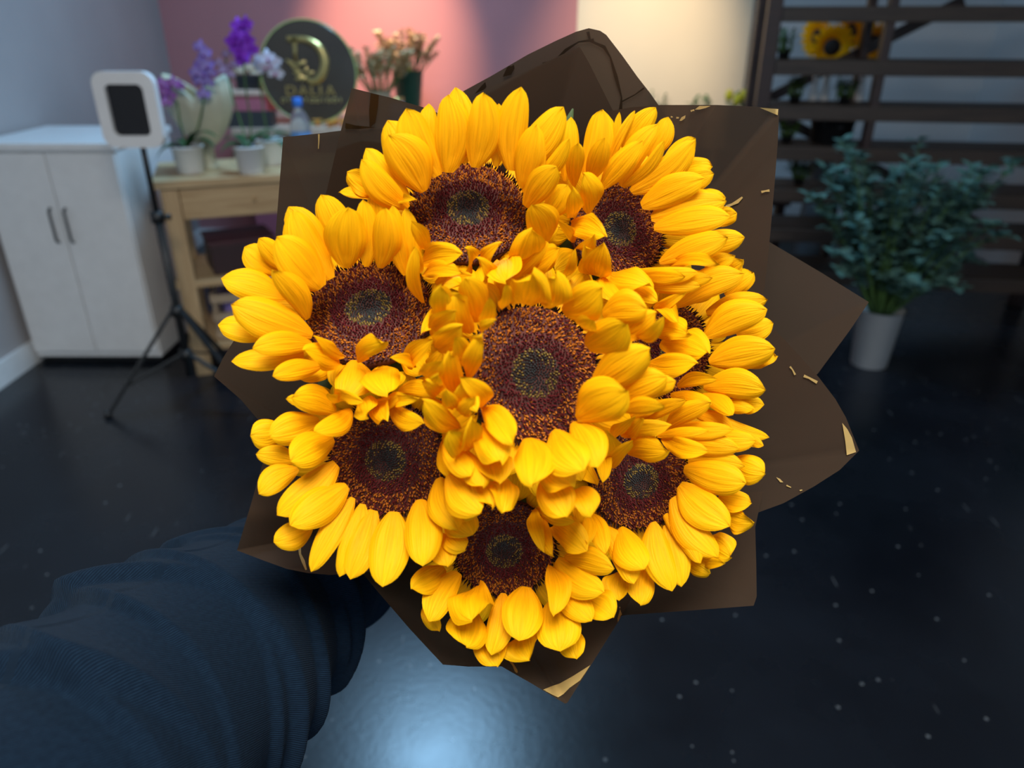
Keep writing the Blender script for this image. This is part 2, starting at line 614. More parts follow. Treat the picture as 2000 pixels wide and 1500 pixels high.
# centre px, disc radius px, depth, tilt deg, lean direction (image), zoom origin, zoom scale, label
# petal rows: base x, base y, tip x, tip y, width, layer  (in the zoomed crop's own pixels)
FL = [
 dict(c=(914, 413), R=114, d=0.455, tilt=33, dir=(0, -1), o=(660, 150), s=3.659,
  label='sunflower whose long petals overlap the tall peaked wrapping sheet',
  p=[(620,820,360,415,290,0),(715,710,490,225,250,.3),(790,685,790,125,245,.2),(985,650,1040,112,245,0),(1235,670,1310,72,215,0),
     (1310,795,1420,340,200,.1),(500,940,170,590,190,.2),(500,890,200,510,200,1),(600,800,355,310,260,1),(900,620,840,72,190,1),
     (700,560,650,190,130,1.8),(1130,640,1150,190,130,1.3),(1250,660,1613,215,230,.9),(1330,830,1455,450,120,.5),(1400,760,1655,440,110,.4),
     (1340,930,1565,640,190,0),(1480,1000,1640,770,170,.6),(1490,1190,1390,915,230,-.4),(1330,1340,1390,1088,230,-.6),(1330,1370,1575,1225,180,-.2),
     (1170,1310,1200,1470,250,-.9),(1010,1300,1170,1185,120,-.6),(960,1330,920,1230,170,-.5),(590,1330,890,1265,160,-.3),(610,1410,890,1400,120,-.4),
     (640,1240,525,1030,110,-.2),(280,850,65,680,160,1.5),(260,880,5,825,70,1.8),(800,1440,880,1480,150,-.6),(1060,1400,1000,1300,140,-.7),
     (540,1440,545,1210,80,-.4),(700,1480,960,1420,120,-.2),(1240,1440,1500,1180,130,.3),(1450,1390,1585,1220,110,.5),(760,660,700,560,90,.8),
     (1080,660,1110,560,90,.8),(920,640,930,560,80,.7),(470,870,560,880,60,.3),(1380,700,1440,580,110,.6)]),
 dict(c=(1207, 450), R=96, d=0.470, tilt=28, dir=(1, -.6), o=(1050, 190), s=3.658,
  label='sunflower with a disc half covered by curled petals, beside the sheet with gold corner',
  p=[(450,655,750,310,150,0),(260,640,290,325,120,0),(200,600,240,140,130,1),(350,560,465,85,215,1),(370,600,480,290,140,0),
     (530,480,585,105,60,1),(500,500,695,95,70,1),(620,400,845,72,160,1),(600,640,860,190,160,.5),(800,430,935,140,140,1.8),
     (620,640,905,310,90,.1),(670,680,1125,310,190,0),(900,480,1130,290,140,1.8),(950,620,1260,545,160,1),(1040,520,1248,490,120,1.8),
     (740,775,1195,580,200,0),(810,860,1350,740,220,.4),(1050,780,1345,715,150,1.3),(830,930,1375,850,190,0),(1250,900,1425,830,130,1.9),
     (870,1180,1360,1000,180,0),(1050,1100,1480,1000,170,1),(950,1200,1295,1190,95,-.3),(700,1240,1145,1250,110,.1),(740,1280,1055,1280,110,-.3),
     (520,1260,815,1350,190,-.6),(430,1280,470,1040,210,-.8),(490,1270,600,1485,120,-.9),(290,1080,400,985,120,-.7),(235,920,490,995,180,-.8),
     (380,825,330,545,170,-.4),(245,860,250,640,115,-.8),(250,1040,150,880,70,-.5),(190,1280,270,1080,65,-.4),(860,1380,1250,1290,120,.2),
     (700,1330,1170,1350,120,.4),(560,1330,860,1460,140,-.2),(330,1200,340,1060,140,-.5),(700,700,780,740,110,.5),(830,1010,930,1040,130,.7),
     (860,1090,960,1100,110,.7),(1200,1240,1410,1130,120,.9),(1300,1290,1470,1160,110,1.3),(850,1130,920,1180,120,.6),(1150,640,1250,510,110,1.5)]),
 dict(c=(722, 608), R=123, d=0.450, tilt=37, dir=(-.25, -1), o=(420, 370), s=3.572,
  label='sunflower with a blue-grey disc centre, on the bouquet edge beside the pine table',
  p=[(740,690,430,330,280,0),(800,630,540,150,250,.5),(920,550,930,125,270,0),(1150,550,1190,130,190,0),(1060,540,1035,70,160,.7),
     (780,500,512,120,210,1),(900,400,740,35,200,1.5),(1150,300,1120,15,170,1.5),(1330,600,1240,110,140,.3),(1360,590,1330,130,130,.6),
     (520,560,305,340,140,1),(430,580,205,400,180,1.5),(650,905,400,560,160,-.3),(660,780,580,660,90,.9),(500,750,40,620,210,1),
     (680,1020,112,800,260,0),(400,1000,20,945,180,1.5),(680,1080,260,1105,160,0),(620,1150,112,1200,150,1),(870,1200,615,1120,170,-.8),
     (740,1230,400,1300,140,.2),(900,1160,690,1025,100,-.4),(990,1200,1187,1065,140,-.8),(985,1190,905,1465,255,-.2),(1190,1230,1205,1435,260,-.5),
     (1340,1240,1518,1045,140,-.4),(1400,1210,1220,1175,90,-.5),(1450,790,1400,400,90,-.3),(1600,900,1445,1000,110,-.4),(1600,920,1540,670,150,-.3),
     (1560,1100,1635,920,130,-.2),(1480,1280,1600,1120,140,0),(1560,1280,1640,1060,120,.2),(840,590,840,500,70,.7),(1300,560,1320,470,80,.7)]),
 dict(c=(1042, 730), R=133, d=0.412, tilt=17, dir=(.9, -.25), o=(800, 450), s=2.679,
  label='large full-faced sunflower in the middle of the bouquet, ringed by the others',
  p=[(608,388,640,225,215,-.2),(710,405,765,230,190,.2),(800,425,1010,300,190,-.2),(925,610,1137,490,195,-.3),(960,810,1257,620,190,0),
     (1080,870,1347,765,165,.5),(1180,880,1393,790,110,1),(870,980,1140,840,235,-.3),(1110,945,1336,920,85,.4),(860,1000,985,1240,170,.4),
     (745,1050,910,1257,220,0),(625,1085,640,1338,200,-.2),(395,920,545,1120,135,-.4),(365,1030,480,1217,185,.1),(720,1180,850,1340,175,.6),
     (430,1180,470,1325,170,.6),(690,1310,820,1500,185,1),(610,1320,580,1465,140,1),(500,1290,490,1477,140,1),(390,500,455,465,50,-.1),
     (300,770,385,540,90,-.4),(385,925,265,765,100,-.4),(150,480,165,285,110,0),(110,515,245,420,100,.2),(140,615,275,500,130,.2),
     (235,840,210,640,120,.1),(300,670,240,560,130,0),(360,480,290,250,150,.3),(450,400,400,260,130,.5),(490,410,505,285,70,.3),
     (390,480,420,350,80,.1),(320,540,250,330,130,.2),(255,1035,68,885,110,-.3),(330,1140,330,985,120,0),(300,1140,210,1050,130,.1),
     (180,1110,320,1285,120,.5),(290,1150,385,1345,130,.5),(200,1280,370,1482,180,.9),(340,1300,432,1450,130,1.1),(190,930,190,835,90,0),
     (275,780,355,950,90,-.2),(240,930,270,800,100,.1),(1010,440,1245,410,170,.5),(1110,560,1290,430,120,.8),(1180,560,1335,450,70,.4),
     (900,510,960,470,110,.2),(860,1250,1000,1270,110,.7),(100,830,150,755,90,.2),(70,760,170,680,110,.4),(150,860,90,790,90,.4),
     (280,960,340,870,80,-.1),(230,420,260,330,100,.4),(880,1350,950,1500,130,1.2),(330,600,380,560,60,-.2)]),
 dict(c=(1310, 687), R=92, d=0.478, tilt=34, dir=(1, 0), o=(1150, 500), s=3.75,
  label='sunflower whose disc is almost hidden behind the petals of its neighbours',
  p=[(640,365,1140,130,200,0),(820,250,1065,15,110,1),(900,220,1125,40,110,1.2),(1000,290,1207,120,160,1.6),(860,420,1312,320,160,1),
     (840,590,1307,390,225,0),(1080,570,1352,490,150,1.6),(880,780,1365,680,235,0),(1150,800,1377,730,140,1),(840,960,1297,980,205,0),
     (1080,1060,1285,1090,130,1.1),(950,1080,1212,1125,100,.7),(830,1010,1055,1165,130,.3),(600,1010,905,1085,120,.1),(820,1120,1327,1330,120,.9),
     (650,960,945,900,100,-.3),(430,790,797,785,170,-1.5),(520,640,878,710,225,-1.0),(500,570,742,570,170,-.8),(470,400,655,490,120,-.7),
     (480,405,712,265,80,-.5),(620,1060,720,1060,90,.4),(780,420,880,400,110,.7),(820,520,900,470,100,.7),(870,640,930,620,90,.6),
     (870,860,930,840,90,.6),(700,330,950,170,110,.7),(860,1180,1280,1395,80,1.4),(760,1150,1060,1280,110,.8)]),
 dict(c=(756, 897), R=112, d=0.450, tilt=18, dir=(-.6, .6), o=(480, 720), s=3.333,
  label='sunflower with long straight petals lying over the dark sleeve',
  p=[(690,270,445,410,140,-.2),(570,450,290,600,210,-.2),(480,340,152,440,200,.5),(260,410,30,435,190,1.3),(330,600,65,555,130,1.5),
     (340,650,83,815,160,1),(590,620,203,955,200,.6),(660,760,287,1020,225,0),(430,1030,180,1130,170,1.5),(700,840,425,1322,150,.4),
     (760,880,610,1355,160,.7),(830,920,680,1372,180,.4),(965,930,890,1420,245,0),(1140,850,1150,1285,225,-.2),(760,1320,780,1455,160,1.6),
     (1020,1330,1030,1477,140,1.6),(1255,710,1385,1050,190,.1),(1320,900,1475,1085,210,.7),(1180,1150,1225,1298,140,1),(1260,1080,1312,1290,180,1),
     (1290,780,1533,945,190,.4),(1290,460,1340,712,100,-.1),(1330,570,1462,702,140,.2),(1300,400,1482,500,150,.2),(1150,210,1395,390,165,-.5),
     (940,220,1157,358,140,-.8),(880,210,910,333,170,-.7),(740,210,790,312,160,-.5),(570,190,765,215,80,-.3),(590,270,300,185,175,.1),
     (560,190,260,195,90,.8),(780,200,1030,165,75,-.3),(990,145,1270,175,100,-.2),(970,240,1140,190,85,-.7),(1400,420,1470,290,120,.3),
     (1250,180,1240,60,110,.2),(1350,250,1320,150,90,.2),(560,560,620,640,110,.5),(730,880,640,1000,120,.8),(880,930,800,1060,130,.8),
     (1040,920,1040,1020,120,.7),(1400,330,1510,420,110,.4),(1200,840,1190,980,130,.5),(1320,1050,1430,1180,140,.9),(640,210,540,165,80,.3)]),
 dict(c=(985, 1072), R=98, d=0.468, tilt=24, dir=(0, 1), o=(780, 960), s=4.287,
  label='sunflower above the pointed wrapping corner with the thick gold streak',
  p=[(650,790,610,1083,330,-.4),(1055,795,1000,1250,325,-.2),(870,850,770,1370,210,.5),(500,680,245,1088,235,0),(620,980,560,1300,330,.4),
     (740,1230,820,1467,270,1),(1040,1180,1090,1412,335,.8),(1290,920,1345,1338,345,.2),(1430,1140,1480,1402,210,1),(1265,620,1295,1042,195,-.3),
     (1340,740,1610,1085,230,.3),(1560,880,1792,1055,240,.8),(1310,580,1712,845,250,0),(1380,560,1800,645,210,-.1),(1290,280,1572,500,255,-.3),
     (1200,180,1290,540,120,-.4),(1125,150,1215,512,120,-.3),(1150,140,1470,250,110,-.2),(380,640,102,815,210,.3),(320,860,140,920,110,1.1),
     (440,1120,310,1172,140,1),(520,1180,478,1285,130,1.3),(850,850,880,1000,130,.7),(460,600,350,720,120,.5),(960,850,940,960,110,.8),
     (1160,820,1150,950,130,.6),(1200,1290,1290,1330,110,1.2),(1480,130,1530,260,110,.2),(1540,150,1570,440,110,.4),(560,760,520,860,140,.6),
     (1490,620,1600,760,140,.7),(220,920,330,1170,130,1.4)]),
 dict(c=(1249, 937), R=98, d=0.472, tilt=22, dir=(.7, .6), o=(1100, 770), s=3.488,
  label='sunflower beside the square-cornered wrapping sheet, one broad petal across its disc',
  p=[(820,510,1247,605,215,0),(1150,450,1377,540,190,.9),(850,460,1237,490,120,.4),(790,620,1137,900,235,0),(1060,690,1283,740,140,1.1),
     (1080,830,1302,872,150,1.2),(750,700,1055,1112,200,.2),(980,980,1142,1112,180,.7),(690,820,935,1152,140,.4),(940,1150,1102,1150,70,.3),
     (830,1140,1003,1222,120,1.1),(610,870,742,1342,200,.3),(700,890,805,1312,160,.6),(390,905,556,1192,215,-.2),(285,900,482,1293,175,.1),
     (570,1160,525,1437,180,.8),(380,1210,378,1407,170,1),(315,1230,370,1312,70,.8),(190,810,290,1090,130,.1),(110,640,180,925,110,-.2),
     (435,395,718,385,185,-.9),(390,270,733,213,125,-1.1),(320,470,300,248,120,-1.0),(330,505,475,320,110,-.8),(350,300,490,148,85,-.6),
     (400,250,545,165,100,-.5),(550,180,835,40,105,.2),(700,230,1005,55,125,.1),(730,230,1160,240,115,.1),(640,285,992,250,75,-.4),
     (680,290,992,390,130,-.5),(760,300,1202,370,160,.2),(950,290,1315,320,140,.8),(1150,300,1362,350,70,1.4),(1130,390,1288,420,80,1.6),
     (820,420,900,430,110,.5),(800,560,880,560,100,.6),(480,900,520,980,130,.7),(680,830,760,900,130,.7),(260,870,330,960,120,.6),
     (230,420,270,600,110,-.3),(150,480,230,620,120,-.1),(450,160,680,60,110,.6),(430,1010,400,1180,130,.9)]),
]


def petal_mesh(b, t, wpx_m, nf, rnd, bend, cup, roll, wave):
    a = t - b
    L = a.length
    an = a / L
    mid = (a * 0.5) + b
    v = (CAM - mid).normalized()
    n = v * 0.7 + nf * 0.3
    n = (n - an * n.dot(an)).normalized()
    n = Matrix.Rotation(roll, 3, an) @ n
    sd = an.cross(n)
    hw = wpx_m * 0.5
    NS, NU = 16, 10
    mb = MB()
    rows = []
    pt = []
    nar = rnd.uniform(0.16, 0.30)
    pk = rnd.uniform(0.46, 0.58)
    tp = rnd.uniform(1.55, 2.1)
    ph = rnd.uniform(0, 6.28)
    skew = rnd.uniform(-0.10, 0.10)
    for i in range(NS + 1):
        q = i / NS
        if q < pk:
            pr = nar + (1 - nar) * math.sin(PI / 2 * q / pk) ** 0.85
        else:
            xq = (q - pk) / (1 - pk)
            pr = 0.72 * math.sqrt(max(0, 1 - xq ** 2.2)) + 0.28 * (1 - xq ** tp)
            if q > 0.93:
                pr = min(pr, 0.42 * (1 - q) / 0.07 + .01)
        pr = max(pr, 0.012)
        row = []
        for j in range(NU + 1):
            u = -1 + 2 * j / NU
            ridge = math.cos(3 * PI * u) * 0.075 * hw * math.sin(PI * min(1, q * 1.05)) + (-0.09 * hw * math.exp(-(u / 0.16) ** 2)) * (1 if q > 0.15 else 0)
            edge = wave * hw * (u * u * u) * math.sin(2 * PI * q * 1.3 + ph)
            h = bend * L * 4 * q * (1 - q) * (0.6 + 0.8 * q) - cup * hw * u * u * pr + ridge + edge
            row.append(b + a * q + sd * (hw * pr * u + skew * L * math.sin(PI * q)) + n * h)
            pt.append((u, q, 0))
        rows.append(row)
    z0 = rnd.uniform(0, 50)
    mb.grid(rows)
    mb.pt = [(p[0], p[1], z0) for p in pt]
    return mb


def keep(idx, pm, ob, C):
    PET.append([idx, ob, [Vector(v) + C for v in pm.v], pm.f, [p[1] for p in pm.pt], C, 0.0])


PET, DISC = [], []


def off0_dir(ax, ang):
    ex = (RT - ax * RT.dot(ax)).normalized()
    return ex * math.cos(ang) + ax.cross(ex) * math.sin(ang)


def stem_slots():
    """seven stems evenly round the middle one, in the order their heads stand"""
    ax = (NECK - P(1000, 720, 0.45)).normalized()
    ex = (RT - ax * RT.dot(ax)).normalized()
    ey = ax.cross(ex)
    an = []
    for i, f in enumerate(FL):
        o = P(f['c'][0], f['c'][1], f['d']) - NECK
        if i != 3:
            an.append((math.atan2(o.dot(ey), o.dot(ex)), i))
    an.sort()
    mean = math.atan2(sum(math.sin(a - 2 * PI * k / 7) for k, (a, _) in enumerate(an)), sum(math.cos(a - 2 * PI * k / 7) for k, (a, _) in enumerate(an)))
    sl = {i: mean + 2 * PI * k / 7 for k, (a, i) in enumerate(an)}
    sl[3] = None
    return sl


STEM_SLOT = stem_slots()


def sunflower(f, idx):
    rnd = random.Random(100 + idx)
    cx, cy = f['c']
    d0 = f['d']
    C = P(cx, cy, d0)
    view = (CAM - C).normalized()
    lean = (RT * f['dir'][0] - UP * f['dir'][1]).normalized()
    tl = math.radians(f['tilt'])
    n = (view * math.cos(tl) + lean * math.sin(tl)).normalized()
    R = f['R'] / F * d0
    root = thing('sunflower', C, f['label'], 'sunflower', 'sunflowers of the bouquet')
    e1 = n.orthogonal().normalized()
    e2 = n.cross(e1)
    M = Matrix((e1, e2, n)).transposed()

    def hgt(q):
        return 0.10 * R * (1 - q * q) - 0.09 * R * math.exp(-(q / 0.16) ** 2)
    # receptacle with its disc face
    prof = [(R * q, hgt(q)) for q in (0.001, .08, .16, .25, .35, .5, .65, .8, .92, 1.0)]
    prof += [(R * 1.0, -0.006), (R * 0.85, -0.014), (R * 0.4, -0.022), (0.006, -0.026)]
    mb = MB().lathe(prof, n=40, M=M)
    dk = mb.build('disc', mat('disc_base', (0.075, 0.016, 0.010), 0.8, noise=0.4, scale=200), root)
    # florets
    N = 2000
    fb, cb_ = MB(), MB()
    cols, ccols = [], []
    for i in range(N):
        q = math.sqrt((i + 0.5) / N) * 1.02
        a = i * 2.399963 + idx
        rad = Vector((math.cos(a), math.sin(a), 0))
        tan = Vector((-math.sin(a), math.cos(a), 0))
        base = rad * (R * q) + Vector((0, 0, hgt(min(q, 1)) - 0.0004))
        k = rnd.random()
        if q < 0.20:
            c0, c1 = (0.055, 0.058, 0.058), (0.055, 0.058, 0.058)
            h, rr = R * 0.062, R * 0.016
            tip = rad * (-0.35 * h) + Vector((0, 0, h))
        elif q < 0.37:
            g = (q - .20) / .17
            c0 = (0.050, 0.050, 0.044)
            c1 = (0.055, 0.058, 0.055) if k > 0.35 + 0.4 * g else (0.40, 0.28, 0.06)
            h, rr = R * 0.07, R * 0.016
            tip = rad * (-0.25 * h) + Vector((0, 0, h))
        elif q < 0.60:
            c0 = (0.120, 0.015, 0.018)
            c1 = (0.150, 0.024, 0.028) if k > 0.20 * (q - .37) / .23 else (0.45, 0.14, 0.015)
            h, rr = R * 0.085, R * 0.0125
            tip = rad * (rnd.uniform(-.2, .35) * h) + tan * (rnd.uniform(-.4, .4) * h) + Vector((0, 0, h))
        else:
            if k < 0.60:
                c0, c1 = (0.12, 0.018, 0.014), (0.55, 0.18, 0.016)
                h, rr = R * rnd.uniform(.055, .085), R * 0.0165
            else:
                c0, c1 = (0.110, 0.016, 0.014), (0.120, 0.018, 0.016)
                h, rr = R * rnd.uniform(.085, .12), R * 0.010
            tip = rad * (rnd.uniform(-.1, .75) * h) + tan * (rnd.uniform(-.7, .7) * h) + Vector((0, 0, h * rnd.uniform(.8, 1.1)))
        if q > 0.975:
            c0, c1 = (0.010, 0.003, 0.002), (0.025, 0.006, 0.005)
            h = R * 0.13
            rr = R * 0.014
            tip = rad * (h * rnd.uniform(.3, .9)) + Vector((0, 0, h * .8))
        mid = tip * 0.55 + rad * rnd.uniform(-.1, .1) * h + tan * rnd.uniform(-.2, .2) * h
        vs = []
        for (cc, r2) in ((Vector((0, 0, 0)), rr), (mid, rr * 1.1)):
            for m_ in range(4):
                aa = m_ * PI / 2
                vs.append(base + cc + (rad * math.cos(aa) + tan * math.sin(aa)) * r2)
        vs.append(base + tip)
        vs = [M @ q_ for q_ in vs]
        fs = [(m_, (m_ + 1) % 4, 4 + (m_ + 1) % 4, 4 + m_) for m_ in range(4)] + [(4 + m_, 4 + (m_ + 1) % 4, 8) for m_ in range(4)]
        (cb_ if q < 0.37 else fb).add(vs, fs)
        (ccols if q < 0.37 else cols).extend([c0] * 4 + [tuple((x * .45 + y * .55) for x, y in zip(c0, c1))] * 4 + [c1])
    fb.col = cols
    fo = fb.build('disc_florets', M_FLORET, root, smooth=False)
    fo['kind'] = 'stuff'
    cb_.col = ccols
    co = cb_.build('centre_buds', M_BUD, root, smooth=False)
    co['kind'] = 'stuff'
    DISC.append((idx, C, fo))
    DISC.append((idx, C, dk))
    # petals
    ox, oy = f['o']
    s = f['s']
    for (bx, by, tx, ty, wd, L) in f['p']:
        b2, t2 = (ox + bx / s, oy + by / s), (ox + tx / s, oy + ty / s)

        def plane(q):
            v = D(*q)
            return n.dot(C - n * 0.002 - CAM) / max(1e-4, n.dot(v)) if abs(n.dot(v)) > .05 else d0
        db = max(d0 - .035, min(d0 + .035, plane(b2)))
        dt = max(db - .03, min(db + .04, plane(t2)))
        lat = (P(*t2, db) - P(*b2, db)).length
        short = max(0.0, 0.040 - lat) if L < .45 else 0.0
        if lat < 0.0145 and L >= .5:
            continue
        db2 = db + L * 0.004
        dt2 = db + 0.5 * (dt - db) + (L - 0.45) * 0.011 - short * 0.35
        b = P(*b2, db2)
        t = P(*t2, dt2)
        wm = wd / s / F * (db2 + dt2) / 2 * 1.10
        crumple = (L < -0.25 and wd / s < 62) or lat < 0.022
        bend = rnd.uniform(.05, .10) if not crumple else rnd.uniform(.06, .18)
        cup = rnd.uniform(.18, .42) if not crumple else rnd.uniform(-.35, .55)
        roll = rnd.uniform(-.22, .22) if not crumple else rnd.uniform(-.4, .4)
        wave = rnd.uniform(0, .14) if not crumple else rnd.uniform(.1, .4)
        pm = petal_mesh(b, t, wm / math.cos(roll), n, rnd, bend, cup, roll, wave)
        keep(idx, pm, pm.build('petal', M_PETAL, root, world=True), C)
    # the back whorl that fills the gaps
    for k in range(17):
        a = 2 * PI * (k + rnd.uniform(-.2, .2)) / 17
        rad = M @ Vector((math.cos(a), math.sin(a), 0))
        b = C + rad * R * .95 - n * .006
        ln = rnd.uniform(.030, .036)
        inner = rad.dot(lean) < -.2
        t = b + rad * ln * (.75 if inner else 1) + n * (ln * .35 if inner else -.002)
        pm = petal_mesh(b, t, rnd.uniform(.017, .021), n, rnd, .08, .3, rnd.uniform(-.2, .2), .1)
        keep(idx, pm, pm.build('petal', M_PETAL, root, world=True), C)
    # bracts behind the head
    for k in range(11):
        a = 2 * PI * k / 11 + rnd.uniform(-.1, .1)
        rad = M @ Vector((math.cos(a), math.sin(a), 0))
        lf = MB().leaf(rad * R * .72 - n * 0.014, rad * R * 1.08 - n * rnd.uniform(.022, .028), R * .5, n, .1, .1)
        lf.build('bract', M_LEAF, root)
    # stem to the neck and beyond
    out = (C - NECK)
    ax = (NECK - P(1000, 720, 0.45)).normalized()
    off = out - ax * out.dot(ax)
    sa = STEM_SLOT[idx]
    if sa is None:
        ring = Vector((0, 0, 0))
    else:
        ring = off0_dir(ax, sa)
    nk = NECK + ring * 0.0165 - C
    end = nk + ax * 0.18 + ring * 0.004
    p0 = -n * 0.022
    pts = [p0 * (1 - q) ** 2 + (p0 - n * 0.065) * 2 * q * (1 - q) + nk * q * q for q in [i / 10 for i in range(11)]] + [end]
    MB().tube(pts, [.0065] * 6 + [.0055] * 6, 8).build('stem', M_STEM, root)
    return root, C


ROOTS = [sunflower(f, i) for i, f in enumerate(FL)]


def part_petals():
    """bend petals of neighbouring heads apart where they would pass through each other or through a disc"""
    db = []
    for idx, C, fo in DISC:
        vs = [v.co + C for v in fo.data.vertices]
        db.append((idx, C, BVHTree.FromPolygons(vs, [tuple(p.vertices) for p in fo.data.polygons]), bounds(vs)))
    for it in range(15):
        tr = [(BVHTree.FromPolygons(p[2], p[3]), bounds(p[2])) for p in PET]
        mv = [0.0] * len(PET)
        mid = [FWD.dot(sum((p[2][k] for k in range(0, len(p[2]), 7)), Vector()) / len(range(0, len(p[2]), 7)) - CAM) for p in PET]
        for i, p in enumerate(PET):
            for (idx, C, bv, bb) in db:
                if idx != p[0] and hit(tr[i][1], bb) and bv.overlap(tr[i][0]):
                    mv[i] += -.0018 if mid[i] < FWD.dot(C - CAM) + .004 else .0018
            for j in range(i + 1, len(PET)):
                if PET[j][0] != p[0] and hit(tr[i][1], tr[j][1]) and tr[i][0].overlap(tr[j][0]):
                    a, b = (i, j) if mid[i] < mid[j] else (j, i)
                    mv[a] -= .0007
                    mv[b] += .0011
        for p, m in zip(PET, mv):
            m = max(-.0022, min(.0022, m))
            m = max(-.014, min(.016, p[6] + m)) - p[6]
            if m:
                p[6] += m
                dv = ((p[2][len(p[2]) // 2]) - CAM).normalized() * m
                p[2] = [v + dv * (.25 + .75 * q) for v, q in zip(p[2], p[4])]
    for p in PET:
        if p[6]:
            p[1].data.vertices.foreach_set('co', [c for v in p[2] for c in (v - p[5])])
            p[1].data.update()


def bounds(vs):
    return [min(v[k] for v in vs) for k in range(3)], [max(v[k] for v in vs) for k in range(3)]


def hit(a, b):
    return all(a[0][k] <= b[1][k] and b[0][k] <= a[1][k] for k in range(3))


part_petals()
# leaves peeping out between the heads: flower index, base px, tip px, width px, depth
for (fi, b, t, wd, db, dt) in ((0, (1085, 320), (1119, 212), 26, .500, .485), (1, (1100, 345), (1088, 300), 26, .50, .49),
                               (2, (690, 715), (612, 770), 42, .495, .485), (2, (700, 720), (590, 735), 45, .51, .50),
                               (2, (720, 730), (665, 772), 50, .50, .492), (2, (845, 712), (790, 752), 40, .470, .465),
                               (0, (1140, 470), (1078, 528), 60, .505, .50), (4, (1340, 755), (1290, 790), 40, .50, .50),
                               (3, (1190, 846), (1160, 884), 34, .515, .510)):
    r = ROOTS[fi][0]
    MB().leaf(P(*b, db), P(*t, dt), wd / F * db, -FWD, .08, -.3, 8).build('leaf', M_LEAF, r, world=True)

# ------------------------------------------------------------------ the wrapping sheets
wrap = thing('bouquet_wrap', NECK, 'dark brown translucent wrapping film with gold flecks around the sunflowers', 'wrapping')


def resample(pl, n):
    ln = [0.0]
    q = [Vector(p) for p in pl]
    for i in range(1, len(q)):
        ln.append(ln[-1] + (q[i].xy - q[i - 1].xy).length)
    out = []
    ks = sorted(set([ln[-1] * i / n for i in range(n + 1)] + ln))
    for k in ks:
        for i in range(1, len(q)):
            if k <= ln[i] + 1e-9:
                u = (k - ln[i - 1]) / max(1e-9, ln[i] - ln[i - 1])
                out.append(q[i - 1].lerp(q[i], u))
                break
    return out


FLAT = 0.85


def sheet(edge, bulge=0.02, marks=(), dark=(), label=None, shift=0.0):
    e = resample(edge, 34)
    a0, a1 = P(*edge[0]), P(*edge[-1])
    pn = (a0 - NECK).cross(a1 - NECK).normalized()
    for p in e:                                  # flatten the sheet towards one plane through the neck
        v = D(p.x, p.y)
        den = pn.dot(v)
        if abs(den) > .03:
            dq = pn.dot(NECK - CAM) / den
            p.z += FLAT * (max(p.z - .06, min(p.z + .05, dq)) - p.z)
    axis = (NECK - P(1000, 740, .45)).normalized()
    rows = []
    T = 16
    for p in e:
        E = P(p.x, p.y, p.z)
        o = E - NECK
        o = o - axis * o.dot(axis)
        N = NECK + o.normalized() * (0.022 + shift)
        row = []
        for k in range(T + 1):
            q = (k / T)
            m = E.lerp(N, q) + (o.normalized() * bulge + axis * bulge * .6) * (4 * q * (1 - q)) * (0.35 + .65 * q)
            row.append(m)
        rows.append(row)
    mb = MB().grid(rows)
    bv = BVHTree.FromPolygons([Vector(v) for v in mb.v], mb.f)
    ob = mb.build('paper_sheet', M_FILM, wrap, world=True)
    if label:
        ob['label'] = label
    for lst, nm, mt in ((marks, 'gold_print', M_GOLD_PRINT), (dark, 'dark_print', M_DARK_PRINT)):
        for poly in lst:
            bm = bmesh.new()
            vs = [bm.verts.new((x, y, 0)) for x, y in poly]
            fc = bm.faces.new(vs)
            bmesh.ops.triangulate(bm, faces=[fc])
            bmesh.ops.subdivide_edges(bm, edges=bm.edges, cuts=2, use_grid_fill=True)
            pm = MB()
            miss = []
            bm.verts.index_update()
            for v in bm.verts:
                dr = D(v.co.x, v.co.y).normalized()
                hit = bv.ray_cast(CAM, dr)
                miss.append(hit[0] is None)
                pm.v.append(tuple(hit[0] - dr * 0.0012) if hit[0] is not None else tuple(NECK))
            pm.f = [tuple(v.index for v in fc.verts) for fc in bm.faces if not any(miss[v.index] for v in fc.verts)]
            bm.free()
            q = pm.build(nm, mt, ob, world=True)
    return ob


def stroke(pts, wd):
    """polyline px -> thin tapered polygon"""
    l, r = [], []
    n = len(pts)
    for i, p in enumerate(pts):
        a = Vector(pts[max(0, i - 1)])
        b = Vector(pts[min(n - 1, i + 1)])
        d = (b - a).normalized()
        h = wd * (0.35 + 0.65 * abs(math.sin(i * 1.7 + 1))) / 2
        l.append((p[0] - d.y * h, p[1] + d.x * h))
        r.append((p[0] + d.y * h, p[1] - d.x * h))
    return l + r[::-1]


# back layer first
sheet([(860, 205, .535), (905, 178, .535), (960, 148, .535), (1030, 107, .537), (1085, 80, .538), (1125, 62, .538), (1150, 55, .538), (1172, 60, .538),
       (1184, 68, .538), (1215, 108, .537), (1245, 150, .535), (1270, 182, .533), (1300, 225, .53), (1335, 300, .53)], .03,
      dark=[stroke([(1148, 62), (1153, 80), (1180, 92), (1192, 112), (1203, 150), (1214, 190), (1212, 215)], 7),
            stroke([(1060, 125), (1085, 118), (1105, 98), (1130, 82), (1160, 78)], 6), stroke([(1212, 200), (1240, 185), (1258, 172)], 3.5),
            [(982, 150), (990, 132), (1003, 122), (1005, 134), (998, 146)], [(925, 186), (940, 168), (948, 160), (950, 170), (938, 182)]],
      label='tall peaked sheet with crackled dark veins', shift=.006)
sheet([(870, 240, .525), (905, 193, .524), (1010, 147, .523), (1132, 91, .522), (1150, 122, .522), (1200, 222, .522), (1230, 290, .525)], .025, label='inner fold of the peaked sheet', shift=.003)
